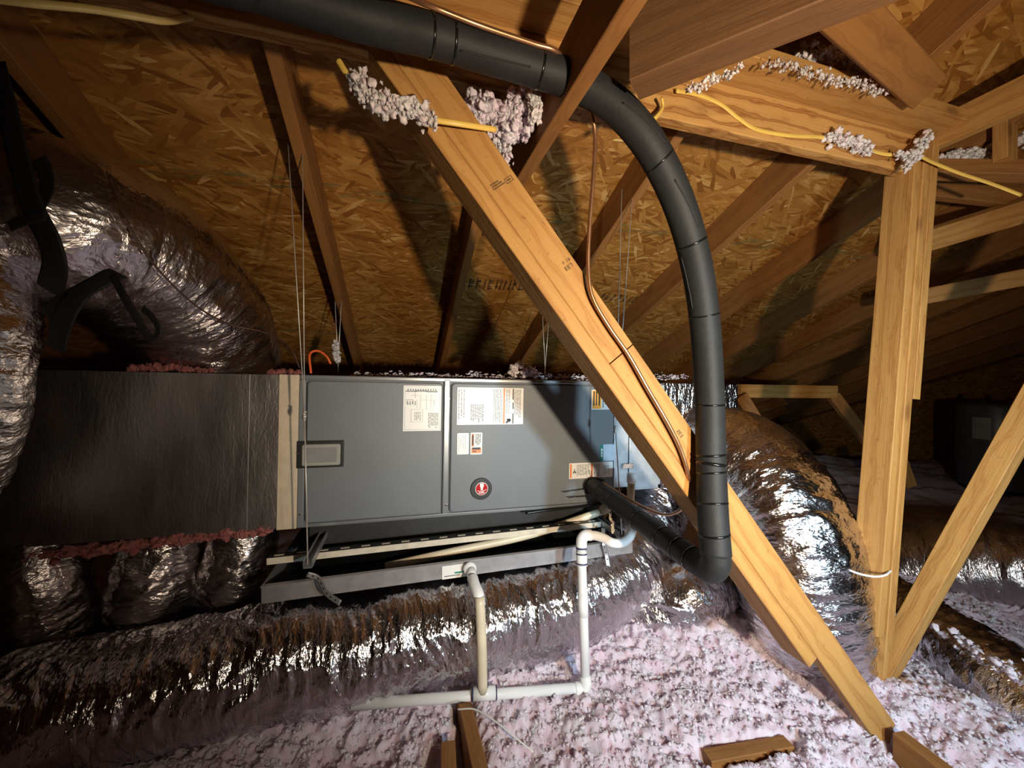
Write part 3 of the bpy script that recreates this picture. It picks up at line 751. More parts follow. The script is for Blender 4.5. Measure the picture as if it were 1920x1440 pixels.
# rose fibreglass edges of the plenum
def fluff_strip(name, pts, size, n, seed, mat, parent=None, stretch=None, spread=0.5, geo=ICO2):
    n *= 7
    C, q = resample(catmull(pts, 6), n); rng = np.random.default_rng(seed)
    big = np.stack([vnoise(np.arange(n) * 0.09, np.full(n, k_ * 7.0), seed + k_) - 0.5 for k_ in range(3)], 1)
    C = C + rng.normal(size=C.shape) * size * (spread * 0.75) + big * size * 1.6 * spread
    v_, f_ = tufts(C, (0.16 + 0.50 * rng.random(n) ** 2) * size, ICO2, seed, 0.55, stretch)
    o = link_mesh(name, np_mesh(name, v_, f_, True), MAT[mat], parent)
    if parent is not None or n > 800: o['kind'] = 'stuff'
    return o
def AP(x, y, z): return AM @ Vector((x, y, z))
fluff_strip('fibreglass_edge', [AP(PL0 - 0.1, 0.02, -0.03), AP(PL0 + 0.3, 0.015, -0.022), AP(xs1 - 0.02, 0.015, -0.012), AP(pl_x1 - 0.02, 0.012, 0.0)], 0.030, 60, 51, 'fluff_red', plen_, (1, 1, 0.8), 0.25)
fluff_strip('fibreglass_edge', [AP(face(225, 690)[0], 0.05, AH_ + 0.006), AP(face(300, 690)[0], 0.05, AH_ + 0.018), AP(face(380, 690)[0], 0.05, AH_ + 0.006)], 0.020, 22, 52, 'fluff_red', plen_, None, 0.25)
fluff_strip('fibreglass_edge', [AP(face(498, 690)[0], 0.03, AH_ + 0.004), AP(face(530, 690)[0], 0.03, AH_ + 0.012), AP(face(560, 690)[0], 0.03, AH_ + 0.01)], 0.015, 14, 53, 'fluff_red', plen_, None, 0.25)

# galvanised box on the right end
GX1 = face(1392, 760)[0]
gb = empty('return_box', AP(AL + 0.2, 0.1, 0)); tag(gb, 'galvanised sheet metal box with foil end joined to the right end of the air handler', 'plenum')
zb = face(1200, 914)[1]
xa = face(1181, 850)[0]; xb = face(1248, 760)[0]
abox('box_body', AL + 0.003, xb, 0.03, AD, zb, AH_ - 0.004, 'galv', gb, bev=0.003)
abox('box_door', AL + 0.005, xa - 0.002, 0.010, 0.031, zb + 0.004, AH_ - 0.03, 'galv', gb, bev=0.002)
abox('box_door', xa + 0.002, xb - 0.03, 0.006, 0.031, zb - 0.012, AH_ - 0.03, 'galv', gb, bev=0.002)
lt = face(1178, 874); abox('latch', lt[0] - 0.03, lt[0] + 0.028, 0.0, 0.008, lt[1] - 0.012, lt[1] + 0.012, 'chrome', gb, bev=0.002)
plate_uv('foil_end', xb + 0.001, GX1, 0.03, AD, zb - 0.02, AH_ - 0.002, 'foil', gb)

# ------------------------------------------------------------------ hanging frame, pan
def UVbox(name, u0, u1, v0, v1, z0, z1, mat, parent, bev=0):
    v_, f_ = box_geo(u0, u1, v0, v1, z0, z1); me = py_mesh(name, v_, f_)
    if bev:
        b_ = bmesh.new(); b_.from_mesh(me); bmesh.ops.bevel(b_, geom=b_.edges[:], offset=bev, segments=2, profile=0.5, affect='EDGES'); b_.to_mesh(me); b_.free()
    return link_mesh(name, me, MAT[mat], parent, Matrix(((U.x, V.x, 0, 0), (U.y, V.y, 0, 0), (0, 0, 1, ZC), (0, 0, 0, 1))))
def uvz(px, py, v):
    p = on_v(px, py, v); return p.dot(U), p.z - ZC
pan = empty('drain_pan', H(0.25, 1.7, -0.70)); tag(pan, 'long shallow galvanised drain pan hung under the air handler', 'drain pan')
pu0, pz0 = uvz(490, 1097, 1.42); pu1, pz1 = uvz(1186, 1012, 1.42); pzt = (pz0 + pz1) / 2; pzb = pzt - 0.058
UVbox('pan_front', pu0, pu1, 1.42, 1.424, pzb, pzt, 'galv_dull', pan)
UVbox('pan_lip', pu0, pu1, 1.408, 1.4245, pzt, pzt + 0.003, 'galv_dull', pan)
UVbox('pan_end', pu0, pu0 + 0.004, 1.424, 2.2, pzb, pzt, 'galv_dull', pan)
UVbox('pan_end', pu1 - 0.004, pu1, 1.424, 2.2, pzb, pzt, 'galv_dull', pan)
UVbox('pan_back', pu0, pu1, 2.2, 2.204, pzb, pzt, 'galv_dull', pan)
UVbox('pan_floor', pu0, pu1, 1.424, 2.2, pzb, pzb + 0.004, 'slab', pan)  # black colour paints in the deep shadow inside the pan
q0 = uvz(829, 1062, 1.42); q1 = uvz(877, 1078, 1.42)
st = UVbox('pan_sticker', q0[0], q1[0], 1.4188, 1.42, q1[1] - 0.004, q0[1], 'sticker', pan); st['label'] = 'small white sticker on the pan rim'
UVbox('print', q0[0] + 0.008, q1[0] - 0.03, 1.4184, 1.4188, q1[1] + 0.004, q1[1] + 0.008, 'ink', st)
UVbox('print', q0[0] + 0.045, q1[0] - 0.015, 1.4184, 1.4188, q1[1] + 0.012, q1[1] + 0.018, 'label_green', st)
# slotted angles along the cabinet
def slotted(v, u0, u1, z, label):
    r_ = empty('slotted_angle', H(u0, v, z)); tag(r_, label, 'steel angle')
    UVbox('front_flange', u0, u1, v, v + 0.003, z - 0.022, z, 'cream_steel', r_)
    UVbox('top_flange', u0, u1, v + 0.003, v + 0.04, z - 0.003, z, 'slab', r_)
    n = 18; st_ = (u1 - u0) / n
    sl = None
    for i in range(n):
        a = u0 + st_ * (i + 0.25)
        if sl is None:
            sl = UVbox('slot', a, a + 0.03, v + 0.016, v + 0.024, z, z + 0.0012, 'cream_steel', r_); b0 = a
        else:
            o = bpy.data.objects.new('slot', sl.data); o.matrix_basis = Matrix.Translation(U * (a - b0)) @ sl.matrix_basis; COL.objects.link(o); attach(o, r_)
zs = (uvz(640, 1029, 1.5)[1] + uvz(1100, 984, 1.5)[1]) / 2
slotted(1.50, uvz(500, 1045, 1.5)[0], uvz(1128, 988, 1.5)[0], zs, 'cream slotted steel angle along the front edge under the air handler')
# cross channels that the wires hold
def channel(p_front, p_back, label):
    r_ = empty('strut_channel', p_front); tag(r_, label, 'steel channel')
    d = (p_back - p_front).normalized(); s = d.cross(UP).normalized()
    for nm, o_, w_, t_ in (('channel_web', UP * -0.012, 0.026, 0.003),):
        board(nm, p_front + o_, p_back + o_, w_, t_, UP, MAT['galv_dull'], r_)
    for sg in (-1, 1):
        board('channel_side', p_front + s * 0.0125 * sg, p_back + s * 0.0125 * sg, 0.024, 0.0025, s, MAT['galv_dull'], r_)
cf1 = on_v(577, 1058, 1.365); cb1 = cf1 + V * 0.85
channel(cf1, cb1, 'strut channel under the air handler at the end near the beige tape')
cf2 = on_v(1166, 1002, 1.365); cb2 = cf2 + V * 0.85 - U * 0.02
channel(cf2, cb2, 'strut channel under the air handler beside the white trap')
# hanger wires
def hanger(label, knots, tops, r=0.0022, knot=True):
    """one lower strand that splits at a knot into two strands"""
    r_ = empty('hanger_wire', knots[0]); tag(r_, label, 'wire')
    tube('strand', knots, r, MAT['wire'], r_, n=8, spline=False)
    for t in tops: tube('strand', [knots[-1], t], r * 0.75, MAT['wire'], r_, n=8, spline=False)
    if knot:
        v_, f_ = tufts(np.array([tuple(knots[-1] + Vector((0, 0, -0.008 * i))) for i in range(4)]), [0.0065] * 4, ICO1, 3, 0.4)
        link_mesh('knot', np_mesh('knot', v_, f_, True), MAT['wire'], r_)
    return r_
def at_y(p, py): return P(960 + p.x / p.y * F, py, p.y)
hanger('twisted hanger wire dropping to the channel near the beige tape', [cf1 + UP * 0.0, P(571, 772, cf1.y - 0.01)], [P(540, 268, cf1.y), P(567, 262, cf1.y)])
hanger('twisted hanger wire running behind the diagonal brace to the channel by the trap', [cf2 + UP * 0.0, P(1154, 800, cf2.y)], [P(1166, 355, cf2.y), P(1186, 365, cf2.y)])
hanger('short pair of wires between rafter and cabinet, next to the fluff balls', [P(1022, 706, 2.28), P(1022, 690, 2.28)], [P(1017, 585, 2.28), P(1029, 600, 2.28)], 0.003, False)
hanger('short pair of wires with fluff above the filter window', [P(634, 700, 2.02), P(634, 690, 2.02)], [P(628, 560, 2.02), P(640, 560, 2.02)], 0.003, False)
# perforated strap
def perf(label, pts, w, n_holes):
    r_ = empty('perforated_strap', pts[-1]); tag(r_, label, 'strap')
    ribbon('strap_band', pts, w, 0.0016, MAT['galv_dull'], r_, up=tuple(U))
    C, q = resample(catmull(pts, 8), n_holes + 2)
    T, N, B = frames(C, tuple(U))
    hm = None
    for i in range(1, n_holes + 1):
        c = Vector(C[i]); nrm = Vector(B[i])
        if nrm.dot(Vector((0, 0, ZC)) - c) < 0: nrm = -nrm
        M = frame_mat(c + nrm * 0.0009, Vector(T[i]), nrm)
        if hm is None:
            v_ = [(0.0032 * math.cos(a), 0.0032 * math.sin(a), z) for z in (0, 0.0004) for a in np.linspace(0, 2 * math.pi, 10, endpoint=False)]
            hm = py_mesh('hole', v_, [tuple(range(10, 20))] + [(i_, (i_ + 1) % 10, 10 + (i_ + 1) % 10, 10 + i_) for i_ in range(10)])
        link_mesh('hole', hm, MAT['ink_dark'], r_, M)
perf('perforated metal strap hanging loose from the channel near the beige tape', [cf1 + Vector((0, -0.004, -0.03)), on_v(597, 1085, 1.36), on_v(612, 1112, 1.33), on_v(638, 1131, 1.30)], 0.018, 7)
perf('perforated metal strap hanging beside the white trap', [on_v(1131, 990, 1.44), on_v(1132, 1018, 1.40), on_v(1137, 1040, 1.40), on_v(1143, 1075, 1.38)], 0.018, 6)

# ------------------------------------------------------------------ drain pipes
R_P = 0.0162
def ring(name, c, d, r, ln_, mat, parent, n=20):
    d = Vector(d).normalized(); c = Vector(c)
    return tube(name, [c - d * ln_ / 2, c + d * ln_ / 2], r, MAT[mat], parent, n=n, spline=False)
dp = empty('drain_pipe', P(905, 1297, 1.27)); tag(dp, 'white plastic drain pipe with trap, two drops and a tee, below the drain pan', 'pipe')
trap = [P(1187, 945, 1.60), P(1187, 975, 1.57), P(1184, 1000, 1.53), P(1170, 1016, 1.49), P(1150, 1018, 1.46), P(1132, 1009, 1.44), P(1115, 1004, 1.43), P(1103, 1004, 1.425)]
tube('trap', trap, R_P * 1.05, MAT['pvc'], dp, n=16, per=8)
e0 = [P(1108, 1003, 1.425), P(1097, 1004, 1.42), P(1091, 1012, 1.415), P(1090, 1026, 1.41)]
tube('elbow', e0, R_P * 1.25, MAT['pvc'], dp, n=16, per=8)
dt, dbm = P(1090, 1026, 1.41), P(1098, 1284, 1.325)
tube('drop_pipe', [dt, dbm], R_P, MAT['pvc'], dp, n=16, spline=False)
dd = dbm - dt
ring('coupling', dt + dd * 0.085, dd, R_P * 1.22, 0.05, 'pvc', dp)
ring('coupling', dt + dd * 0.43, dd, R_P * 1.1, 0.08, 'pvc', dp)
for f__ in (0.008, 0.05, 0.125): ring('primer_band', dt + dd * f__, dd, R_P * 1.27, 0.005, 'primer', dp)
tube('elbow', [P(1097, 1268, 1.33), P(1098, 1282, 1.325), P(1092, 1290, 1.323), P(1078, 1291, 1.32)], R_P * 1.22, MAT['pvc'], dp, n=16, per=8)
hr0, hr1 = P(1085, 1290, 1.322), P(655, 1322, 1.215)
tube('bottom_run', [hr0, hr1], R_P, MAT['pvc'], dp, n=16, spline=False)
tee = P(908, 1300, 1.27); hd = hr1 - hr0
ring('tee', tee, hd, R_P * 1.25, 0.075, 'pvc', dp)
for s_ in (-1, 1): ring('primer_band', tee + hd.normalized() * 0.039 * s_, hd, R_P * 1.28, 0.004, 'primer', dp)
ld = [P(905, 1297, 1.265), P(903, 1200, 1.265), P(899, 1120, 1.285), P(890, 1100, 1.335), P(884, 1070, 1.405)]
tube('drop_pipe', ld[:3], R_P, MAT['pvc_aged'], dp, n=16, per=6)
tube('elbow', [P(900, 1135, 1.298), P(897, 1115, 1.305), P(890, 1098, 1.335), P(886, 1084, 1.37)], R_P * 1.2, MAT['pvc'], dp, n=16, per=8)
tube('pan_outlet', [P(886, 1086, 1.37), P(882, 1066, 1.415)], R_P * 1.05, MAT['pvc'], dp, n=16, spline=False)
ring('outlet_nut', P(881, 1066, 1.41), P(881, 1066, 1.42) - P(884, 1074, 1.39), R_P * 1.45, 0.014, 'pvc', dp)
ring('primer_band', P(905, 1285, 1.272), Vector((0, 0, 1)), R_P * 1.15, 0.006, 'primer', dp)
cp = tube('condensate_pipe', [on_v(1136, 956, 1.535), on_v(1000, 1001, 1.575), on_v(850, 1034, 1.57), on_v(722, 1063, 1.56)], R_P, MAT['pvc_aged'], None, n=16, per=6)
tag(cp, 'cream plastic pipe sloping through the frame above the drain pan', 'pipe')
el = tube('pipe_stub', [on_v(1128, 958, 1.53), on_v(1140, 950, 1.52), on_v(1143, 940, 1.55)], R_P * 1.3, MAT['pvc_aged'], cp, n=16, per=8)
vs = empty('vent_stub', P(1184, 960, 1.62)); tag(vs, 'upright capped plastic pipe stub in front of the galvanised box', 'pipe')
tube('stub_pipe', [P(1181, 975, 1.62), P(1184, 900, 1.62)], R_P * 0.95, MAT['pvc_aged'], vs, n=16, spline=False)
tube('stub_cap', [P(1183.5, 905, 1.62), P(1184, 888, 1.62)], R_P * 1.15, MAT['pvc'], vs, n=16, spline=False)

# ------------------------------------------------------------------ flexible foil ducts
def duct(name, label, pts, r, mat='foil', nth=112, ds=0.0065, amp=1.0, seed=1, rfun=None, squash=1.0, up=(0, 0, 1), cat='duct'):
    path = catmull(pts, 16); Lr = sum((path[i + 1] - path[i]).length for i in range(len(path) - 1))
    m = max(24, int(Lr / ds)); C, q = resample(path, m)
    # light smoothing of the centre line
    T, N, B = frames(C, up)
    th = np.linspace(0, 2 * np.pi, nth + 1)
    S, TH = np.meshgrid(q, th, indexing='ij')
    K = TH / (2 * np.pi)
    warp = (vnoise(S * 7, K * 7, seed + 1, 7) - 0.5) * 0.10 + (vnoise(S * 18, K * 14, seed + 9, 14) - 0.5) * 0.03
    Sw = S + warp
    def ridge(fs, ft, sd): return 1 - np.abs(2 * vnoise(Sw * fs, K * ft, sd, ft) - 1)
    d = 0.012 * (vnoise(S * 5, K * 4, seed + 2, 4) - 0.5) * 2
    mod = 0.35 + 1.3 * vnoise(S * 9, K * 9, seed + 6, 9)
    d = d + mod * (0.0068 * (ridge(24, 9, seed + 3) ** 2 - 0.4) + 0.0056 * (ridge(52, 18, seed + 4) ** 2 - 0.4) + 0.0036 * (ridge(105, 44, seed + 5) - 0.5))
    d = d + 0.0009 * np.cos(2 * np.pi * (S / 0.042 + K))
    Rr = r * (np.ones_like(q) if rfun is None else np.array([rfun(x / q[-1]) for x in q]))
    RR = Rr[:, None] + d * amp
    vt = C[:, None, :] + (np.cos(TH) * RR * squash)[:, :, None] * N[:, None, :] + (np.sin(TH) * RR)[:, :, None] * B[:, None, :]
    n1 = nth + 1
    i = np.arange(m - 1)[:, None] * n1; j = np.arange(nth)[None, :]
    fc_ = np.stack([i + j, i + j + 1, i + n1 + j + 1, i + n1 + j], 2).reshape(-1, 4)
    uv = np.stack([S.ravel(), (TH * r).ravel()], 1)
    o = link_mesh(name, np_mesh(name, vt.reshape(-1, 3), fc_, True, uv), MAT[mat])
    tag(o, label, cat); return o
DV, DZ, DR = 1.45, -0.912, 0.178
duct('flex_duct', 'long crinkled silver flex duct lying under the drain pan behind the white drain pipes',
     [H(-1.75, 1.40, -1.0), H(-1.25, 1.43, -0.965), H(-0.8, DV, DZ - 0.03), H(-0.3, DV, DZ - 0.01), H(0.2, DV, DZ), H(0.62, DV + 0.02, DZ + 0.01), H(0.95, DV + 0.10, DZ + 0.07), H(1.19, DV + 0.25, DZ + 0.18), H(1.35, DV + 0.38, DZ + 0.33), H(1.40, DV + 0.44, DZ + 0.45)], DR, 'foil', 132, 0.006, 1.15, 10)
duct('flex_duct', 'silver flex duct going under the diagonal brace beside the insulation mound',
     [P(1090, 1170, 1.95), P(1200, 1150, 1.78), P(1300, 1118, 1.72), P(1380, 1112, 1.95), P(1440, 1104, 2.3)], 0.155, 'foil', 100, 0.0065, 1.0, 30)
duct('flex_duct', 'big silver flex duct arching from the galvanised box down behind the tall post',
     [P(1318, 838, 2.02), P(1345, 845, 1.86), P(1405, 878, 1.70), P(1462, 950, 1.58), P(1495, 1050, 1.52), P(1508, 1150, 1.52), P(1520, 1260, 1.56)], 0.215, 'foil', 132, 0.0065, 1.0, 50,
     rfun=lambda t: 0.88 + 0.14 * min(1, t * 4))
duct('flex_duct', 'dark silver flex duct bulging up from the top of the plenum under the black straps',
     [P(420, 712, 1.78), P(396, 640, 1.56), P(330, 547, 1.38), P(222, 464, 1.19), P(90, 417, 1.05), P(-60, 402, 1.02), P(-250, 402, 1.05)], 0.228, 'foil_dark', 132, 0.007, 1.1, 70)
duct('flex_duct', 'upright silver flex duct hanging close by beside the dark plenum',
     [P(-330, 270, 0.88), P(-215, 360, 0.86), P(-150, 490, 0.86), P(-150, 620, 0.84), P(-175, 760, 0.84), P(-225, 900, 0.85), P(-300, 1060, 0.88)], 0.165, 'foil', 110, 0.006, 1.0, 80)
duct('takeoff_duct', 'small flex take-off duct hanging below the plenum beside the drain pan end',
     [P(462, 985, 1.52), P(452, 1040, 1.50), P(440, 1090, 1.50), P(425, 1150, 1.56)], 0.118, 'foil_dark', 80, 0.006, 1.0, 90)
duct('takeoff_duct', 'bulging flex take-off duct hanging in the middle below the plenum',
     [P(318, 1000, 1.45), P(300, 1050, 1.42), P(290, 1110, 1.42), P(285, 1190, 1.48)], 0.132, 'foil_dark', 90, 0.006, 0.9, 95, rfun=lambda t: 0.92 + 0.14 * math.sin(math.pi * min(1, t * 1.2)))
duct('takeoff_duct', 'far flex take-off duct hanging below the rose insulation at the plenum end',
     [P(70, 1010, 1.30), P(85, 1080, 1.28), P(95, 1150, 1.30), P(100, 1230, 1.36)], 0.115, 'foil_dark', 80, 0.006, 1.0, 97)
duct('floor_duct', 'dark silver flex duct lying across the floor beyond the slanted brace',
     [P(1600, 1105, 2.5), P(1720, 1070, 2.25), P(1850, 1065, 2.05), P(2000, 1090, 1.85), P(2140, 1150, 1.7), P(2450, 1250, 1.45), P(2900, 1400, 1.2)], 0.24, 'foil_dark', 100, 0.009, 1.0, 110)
duct('floor_duct', 'half-buried silver flex duct in the insulation at the foot of the slanted brace',
     [P(1640, 1115, 2.0), P(1735, 1182, 1.62), P(1850, 1262, 1.36), P(1975, 1360, 1.17), P(2100, 1470, 1.05), P(2300, 1640, 0.88), P(2700, 2000, 0.66)], 0.138, 'foil', 100, 0.006, 1.1, 120)

# ------------------------------------------------------------------ black foam-covered refrigerant line
LS = [P(450, -38, 0.60) - U * 1.4 - V * 0.05, P(450, -38, 0.60) - U * 0.7 - V * 0.02, P(330, -70, 0.56), P(450, -38, 0.60), P(560, -2, 0.65), P(700, 40, 0.70), P(800, 65, 0.75), P(900, 95, 0.79), P(1000, 126, 0.83), P(1075, 152, 0.85), P(1150, 195, 0.86), P(1215, 268, 0.88),
      P(1268, 370, 0.92), P(1302, 480, 0.96), P(1321, 600, 1.00), P(1330, 740, 1.02), P(1333, 870, 1.01), P(1337, 970, 0.98), P(1342, 1040, 0.965)]
RL = 0.0365
ls = empty('refrigerant_line', LS[0]); tag(ls, 'thick black foam-wrapped refrigerant line bending down past the brace to the air handler', 'pipe')
pth = catmull(LS, 14)
link_mesh('foam_sleeve', tube_mesh('foam_sleeve', pth, RL, n=28, spline=False), MAT['foam'], ls)
LS2 = [P(1342, 1036, 0.966), P(1341, 1058, 0.970), P(1328, 1066, 1.0), P(1290, 1042, 1.08), P(1240, 1006, 1.20), P(1185, 966, 1.38), P(1140, 932, 1.56), P(1108, 909, 1.73)]
pth2 = catmull(LS2, 14)
link_mesh('foam_sleeve', tube_mesh('foam_sleeve', pth2, 0.0345, n=28, spline=False), MAT['foam'], ls)
def near_idx(path, px, py):
    return min(range(len(path)), key=lambda i: (proj(path[i])[0] - px) ** 2 + (proj(path[i])[1] - py) ** 2)
def band(path, px, py, r, w, tilt=0.0):
    i = near_idx(path, px, py); i = max(1, min(len(path) - 2, i)); d = (path[i + 1] - path[i - 1]).normalized()
    d = (d + Vector((tilt, 0, tilt * 0.3))).normalized()
    return tube('foam_tie', [path[i] - d * w / 2, path[i] + d * w / 2], r, MAT['tie'], ls, n=28, spline=False)
for px_, py_, w_, tl in ((805, 66, .005, 0), (850, 82, .005, .1), (1014, 131, .005, 0), (1231, 303, .004, .15), (1306, 455, .005, .1), (1321, 592, .004, 0), (1331, 762, .005, 0), (1332, 852, .006, .1), (1332, 866, .009, -.1), (1333, 883, .005, .12), (1335, 944, .005, .1), (1338, 1000, .006, .12)):
    band(pth, px_, py_, RL * 1.03, w_, tl)
for px_, py_ in ((1300, 1048), (1275, 1030), (1245, 1010), (1200, 977), (1150, 940), (1128, 924)):
    band(pth2, px_, py_, 0.0345 * 1.04, 0.005)
# slit along the foam
def slit(path, i0, i1, a0, a1, r):
    pts = []
    for i in range(i0, i1, 3):
        d = (path[i + 1] - path[i - 1]).normalized(); c = (Vector((0, 0, ZC)) - path[i]); c = (c - d * c.dot(d)).normalized(); s = d.cross(c)
        a = a0 + (a1 - a0) * (i - i0) / max(1, i1 - i0); pts.append(path[i] + (c * math.cos(a) + s * math.sin(a)) * r)
    return tube('foam_slit', pts, 0.0018, MAT['strap'], ls, n=6, per=3)
slit(pth, near_idx(pth, 1160, 205), near_idx(pth, 1228, 296), -0.35, -0.9, RL)
slit(pth, near_idx(pth, 1255, 340), near_idx(pth, 1300, 450), -0.3, -0.75, RL)
slit(pth, near_idx(pth, 1302, 470), near_idx(pth, 1320, 585), 0.9, 0.7, RL)
slit(pth, near_idx(pth, 860, 84), near_idx(pth, 1000, 126), 0.25, 0.0, RL)
# bare copper liquid line
cu = [on_v(720, -30, 0.62), P(800, 8, 0.70), P(900, 48, 0.745), P(1000, 82, 0.79), P(1045, 98, 0.81), P(1080, 140, 0.875), P(1104, 195, 0.90), P(1116, 255, 0.93), P(1112, 340, 0.94), P(1105, 430, 0.95), P(1103, 500, 0.96), P(1110, 555, 0.965), P(1140, 610, 0.975), P(1178, 665, 0.985), P(1215, 730, 0.995), P(1250, 790, 1.005), P(1275, 840, 1.015), P(1290, 890, 1.03), P(1291, 930, 1.09), P(1278, 955, 1.18), P(1250, 965, 1.30), P(1215, 955, 1.42), P(1170, 930, 1.55), P(1130, 905, 1.70)]
c_ = tube('copper_line', cu, 0.0052, MAT['copper'], None, n=10, per=10); tag(c_, 'thin bare copper line snaking down along the diagonal brace', 'pipe')
# pipe entry fitting at cabinet
pe = empty('pipe_grommet', on_v(1107, 910, 1.57)); tag(pe, 'black taped pipe entry with loose ties on the cabinet front', 'fitting')
tube('grommet', [on_v(1107, 910, 1.572), on_v(1112, 912, 1.545)], 0.040, MAT['tie'], pe, n=20, spline=False)
tube('side_pipe', [on_v(1100, 902, 1.56), on_v(1118, 899, 1.55), on_v(1131, 902, 1.55)], 0.010, MAT['tie'], pe, n=10)
for a, b_ in (((1096, 917), (1056, 923)), ((1104, 930), (1065, 933)), ((1110, 895), (1109, 882))):
    tube('tie_tail', [on_v(*a, 1.55), on_v(*b_, 1.545)], 0.0016, MAT['tie'], pe, n=6, spline=False)
blk = tube('drain_wire', [on_v(1128, 943, 1.55), on_v(1090, 950, 1.555), on_v(1040, 955, 1.56), on_v(985, 962, 1.565)], 0.006, MAT['tie'], None, n=8); tag(blk, 'thin black hose along the lower edge of the cabinet', 'hose')

# ------------------------------------------------------------------ electrical cables
def cable(label, pts, r, ry, mat, up=(0, 0, 1)):
    o = link_mesh('electrical_cable', tube_mesh('electrical_cable', pts, r, n=10, per=10, ry=ry, up=up), MAT[mat]); tag(o, label, 'cable'); return o
YV = PV - 0.004
cable('yellow cable draped along the grained face of the purlin', [on_v(1268, 170, YV - .01), on_v(1310, 178, YV), on_v(1352, 196, YV), on_v(1385, 222, YV), on_v(1420, 243, YV), on_v(1480, 254, YV), on_v(1545, 258, YV - .002), on_v(1600, 272, YV - .006), on_v(1660, 289, YV - .01), on_v(1715, 290, YV - .04), on_v(1750, 305, YV - .04), on_v(1800, 325, YV - .06), on_v(1860, 345, YV - .1), on_v(1915, 366, YV - .14)], 0.0068, 0.0035, 'yellow')
cable('short yellow cable end hanging under the doubled beam', [on_v(1241, 183, YV - .03), on_v(1243, 200, YV - .02), on_v(1234, 216, YV - .03), on_v(1210, 240, YV - .04)], 0.0068, 0.0035, 'yellow')
cable('yellow cable wrapped in fluff crossing the top of the diagonal brace', [P(634, 113, 0.80), P(652, 140, 0.80), P(690, 176, 0.81), P(745, 203, 0.835), P(800, 222, 0.858), P(860, 232, 0.875), P(930, 243, 0.92)], 0.0065, 0.004, 'yellow')
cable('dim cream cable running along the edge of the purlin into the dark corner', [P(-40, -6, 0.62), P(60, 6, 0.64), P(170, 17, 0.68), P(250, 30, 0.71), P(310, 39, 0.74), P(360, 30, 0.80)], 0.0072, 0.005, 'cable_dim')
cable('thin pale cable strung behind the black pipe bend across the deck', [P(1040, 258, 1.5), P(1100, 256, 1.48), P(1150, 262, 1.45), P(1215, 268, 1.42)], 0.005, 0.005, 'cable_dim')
cable('thin white wire trailing over the insulation below the drain pipe', [P(858, 1330, 1.19), P(890, 1330, 1.17), P(925, 1350, 1.13), P(960, 1378, 1.09), P(1000, 1410, 1.06)], 0.0022, 0.0022, 'sticker')
cable('orange wire loop poking up behind the cabinet by the beige tape', [P(583, 700, 1.50), P(581, 665, 1.52), P(596, 658, 1.55), P(612, 668, 1.60), P(620, 682, 1.62)], 0.0045, 0.0045, 'orange')
cable('thin brown wire lying over the dark duct above the plenum', [P(205, 330, 0.970), P(232, 400, 0.970), P(262, 460, 0.997), P(310, 520, 1.052), P(370, 575, 1.125), P(430, 608, 1.217), P(500, 625, 1.308), P(545, 655, 1.500), P(562, 690, 1.530)], 0.0028, 0.0028, 'brown_wire')

# ------------------------------------------------------------------ black nylon straps at the left
def web(label, pts, w, up=(1, 0, 0)):
    o = ribbon('webbing_strap', pts, w, 0.003, MAT['strap'], None, up=up); tag(o, label, 'strap'); return o
web('broad black strap hanging down between the two silver ducts', [P(-10, 120, 0.80), P(15, 215, 0.80), P(38, 310, 0.80), P(62, 390, 0.795), P(92, 450, 0.80), P(103, 500, 0.82), P(92, 545, 0.86)], 0.047)
web('short folded black strap end standing on the dark duct', [P(72, 298, 0.84), P(84, 320, 0.84), P(88, 360, 0.83), P(70, 395, 0.82)], 0.036)
web('stub of black strap sticking out sideways from the broad strap', [P(18, 425, 0.79), P(50, 412, 0.79), P(85, 405, 0.795)], 0.022, (0, 0, 1))
web('black strap wrapped around the dark duct', [P(86, 590, 0.878), P(120, 565, 0.878), P(165, 540, 0.887), P(205, 518, 0.905), P(222, 512, 0.923)], 0.040, (0, 0, 1))
web('black strap tail below the wrapped strap', [P(104, 655, 0.887), P(112, 620, 0.878), P(128, 580, 0.873), P(150, 548, 0.878)], 0.046)
web('looped black strap end dangling over the dark duct', [P(212, 516, 0.905), P(232, 555, 0.891), P(256, 595, 0.891), P(276, 628, 0.891), P(290, 634, 0.891), P(297, 618, 0.891), P(288, 598, 0.891), P(268, 578, 0.894)], 0.017)

# ------------------------------------------------------------------ printing on the roof sheathing
def deck_print(px0, py0, px1, py1, seed, dens, h):
    def dk(px, py):
        d = ray(px, py); t = Z0 / (d.z + SL * d.dot(V)); return Vector((0, 0, ZC)) + d * t
    a, b_ = dk(px0, py0), dk(px1, py1); ln_ = (b_ - a).length; rng = random.Random(seed); parts = []
    x = 0
    while x < ln_:
        w_ = rng.uniform(0.012, 0.035)
        for q in range(dens):
            y_ = rng.uniform(0, h * 0.8); parts.append(box_geo(x, x + w_ * rng.uniform(0.3, 1), y_, y_ + rng.uniform(0.006, 0.014), 0, 0.0006))
        parts.append(box_geo(x, x + 0.007, 0, h, 0, 0.0006)); x += w_ + 0.012
    v_, f_ = join_geo(parts)
    link_mesh('sheathing_print', py_mesh('sheathing_print', v_, f_), MAT['stamp'], ceiling, frame_mat(a - RN * 0.0012, b_ - a, -RN))
deck_print(868, 540, 1000, 546, 4, 5, 0.10)
deck_print(1122, 561, 1215, 572, 5, 3, 0.08)
deck_print(675, 690, 800, 692, 6, 4, 0.12)

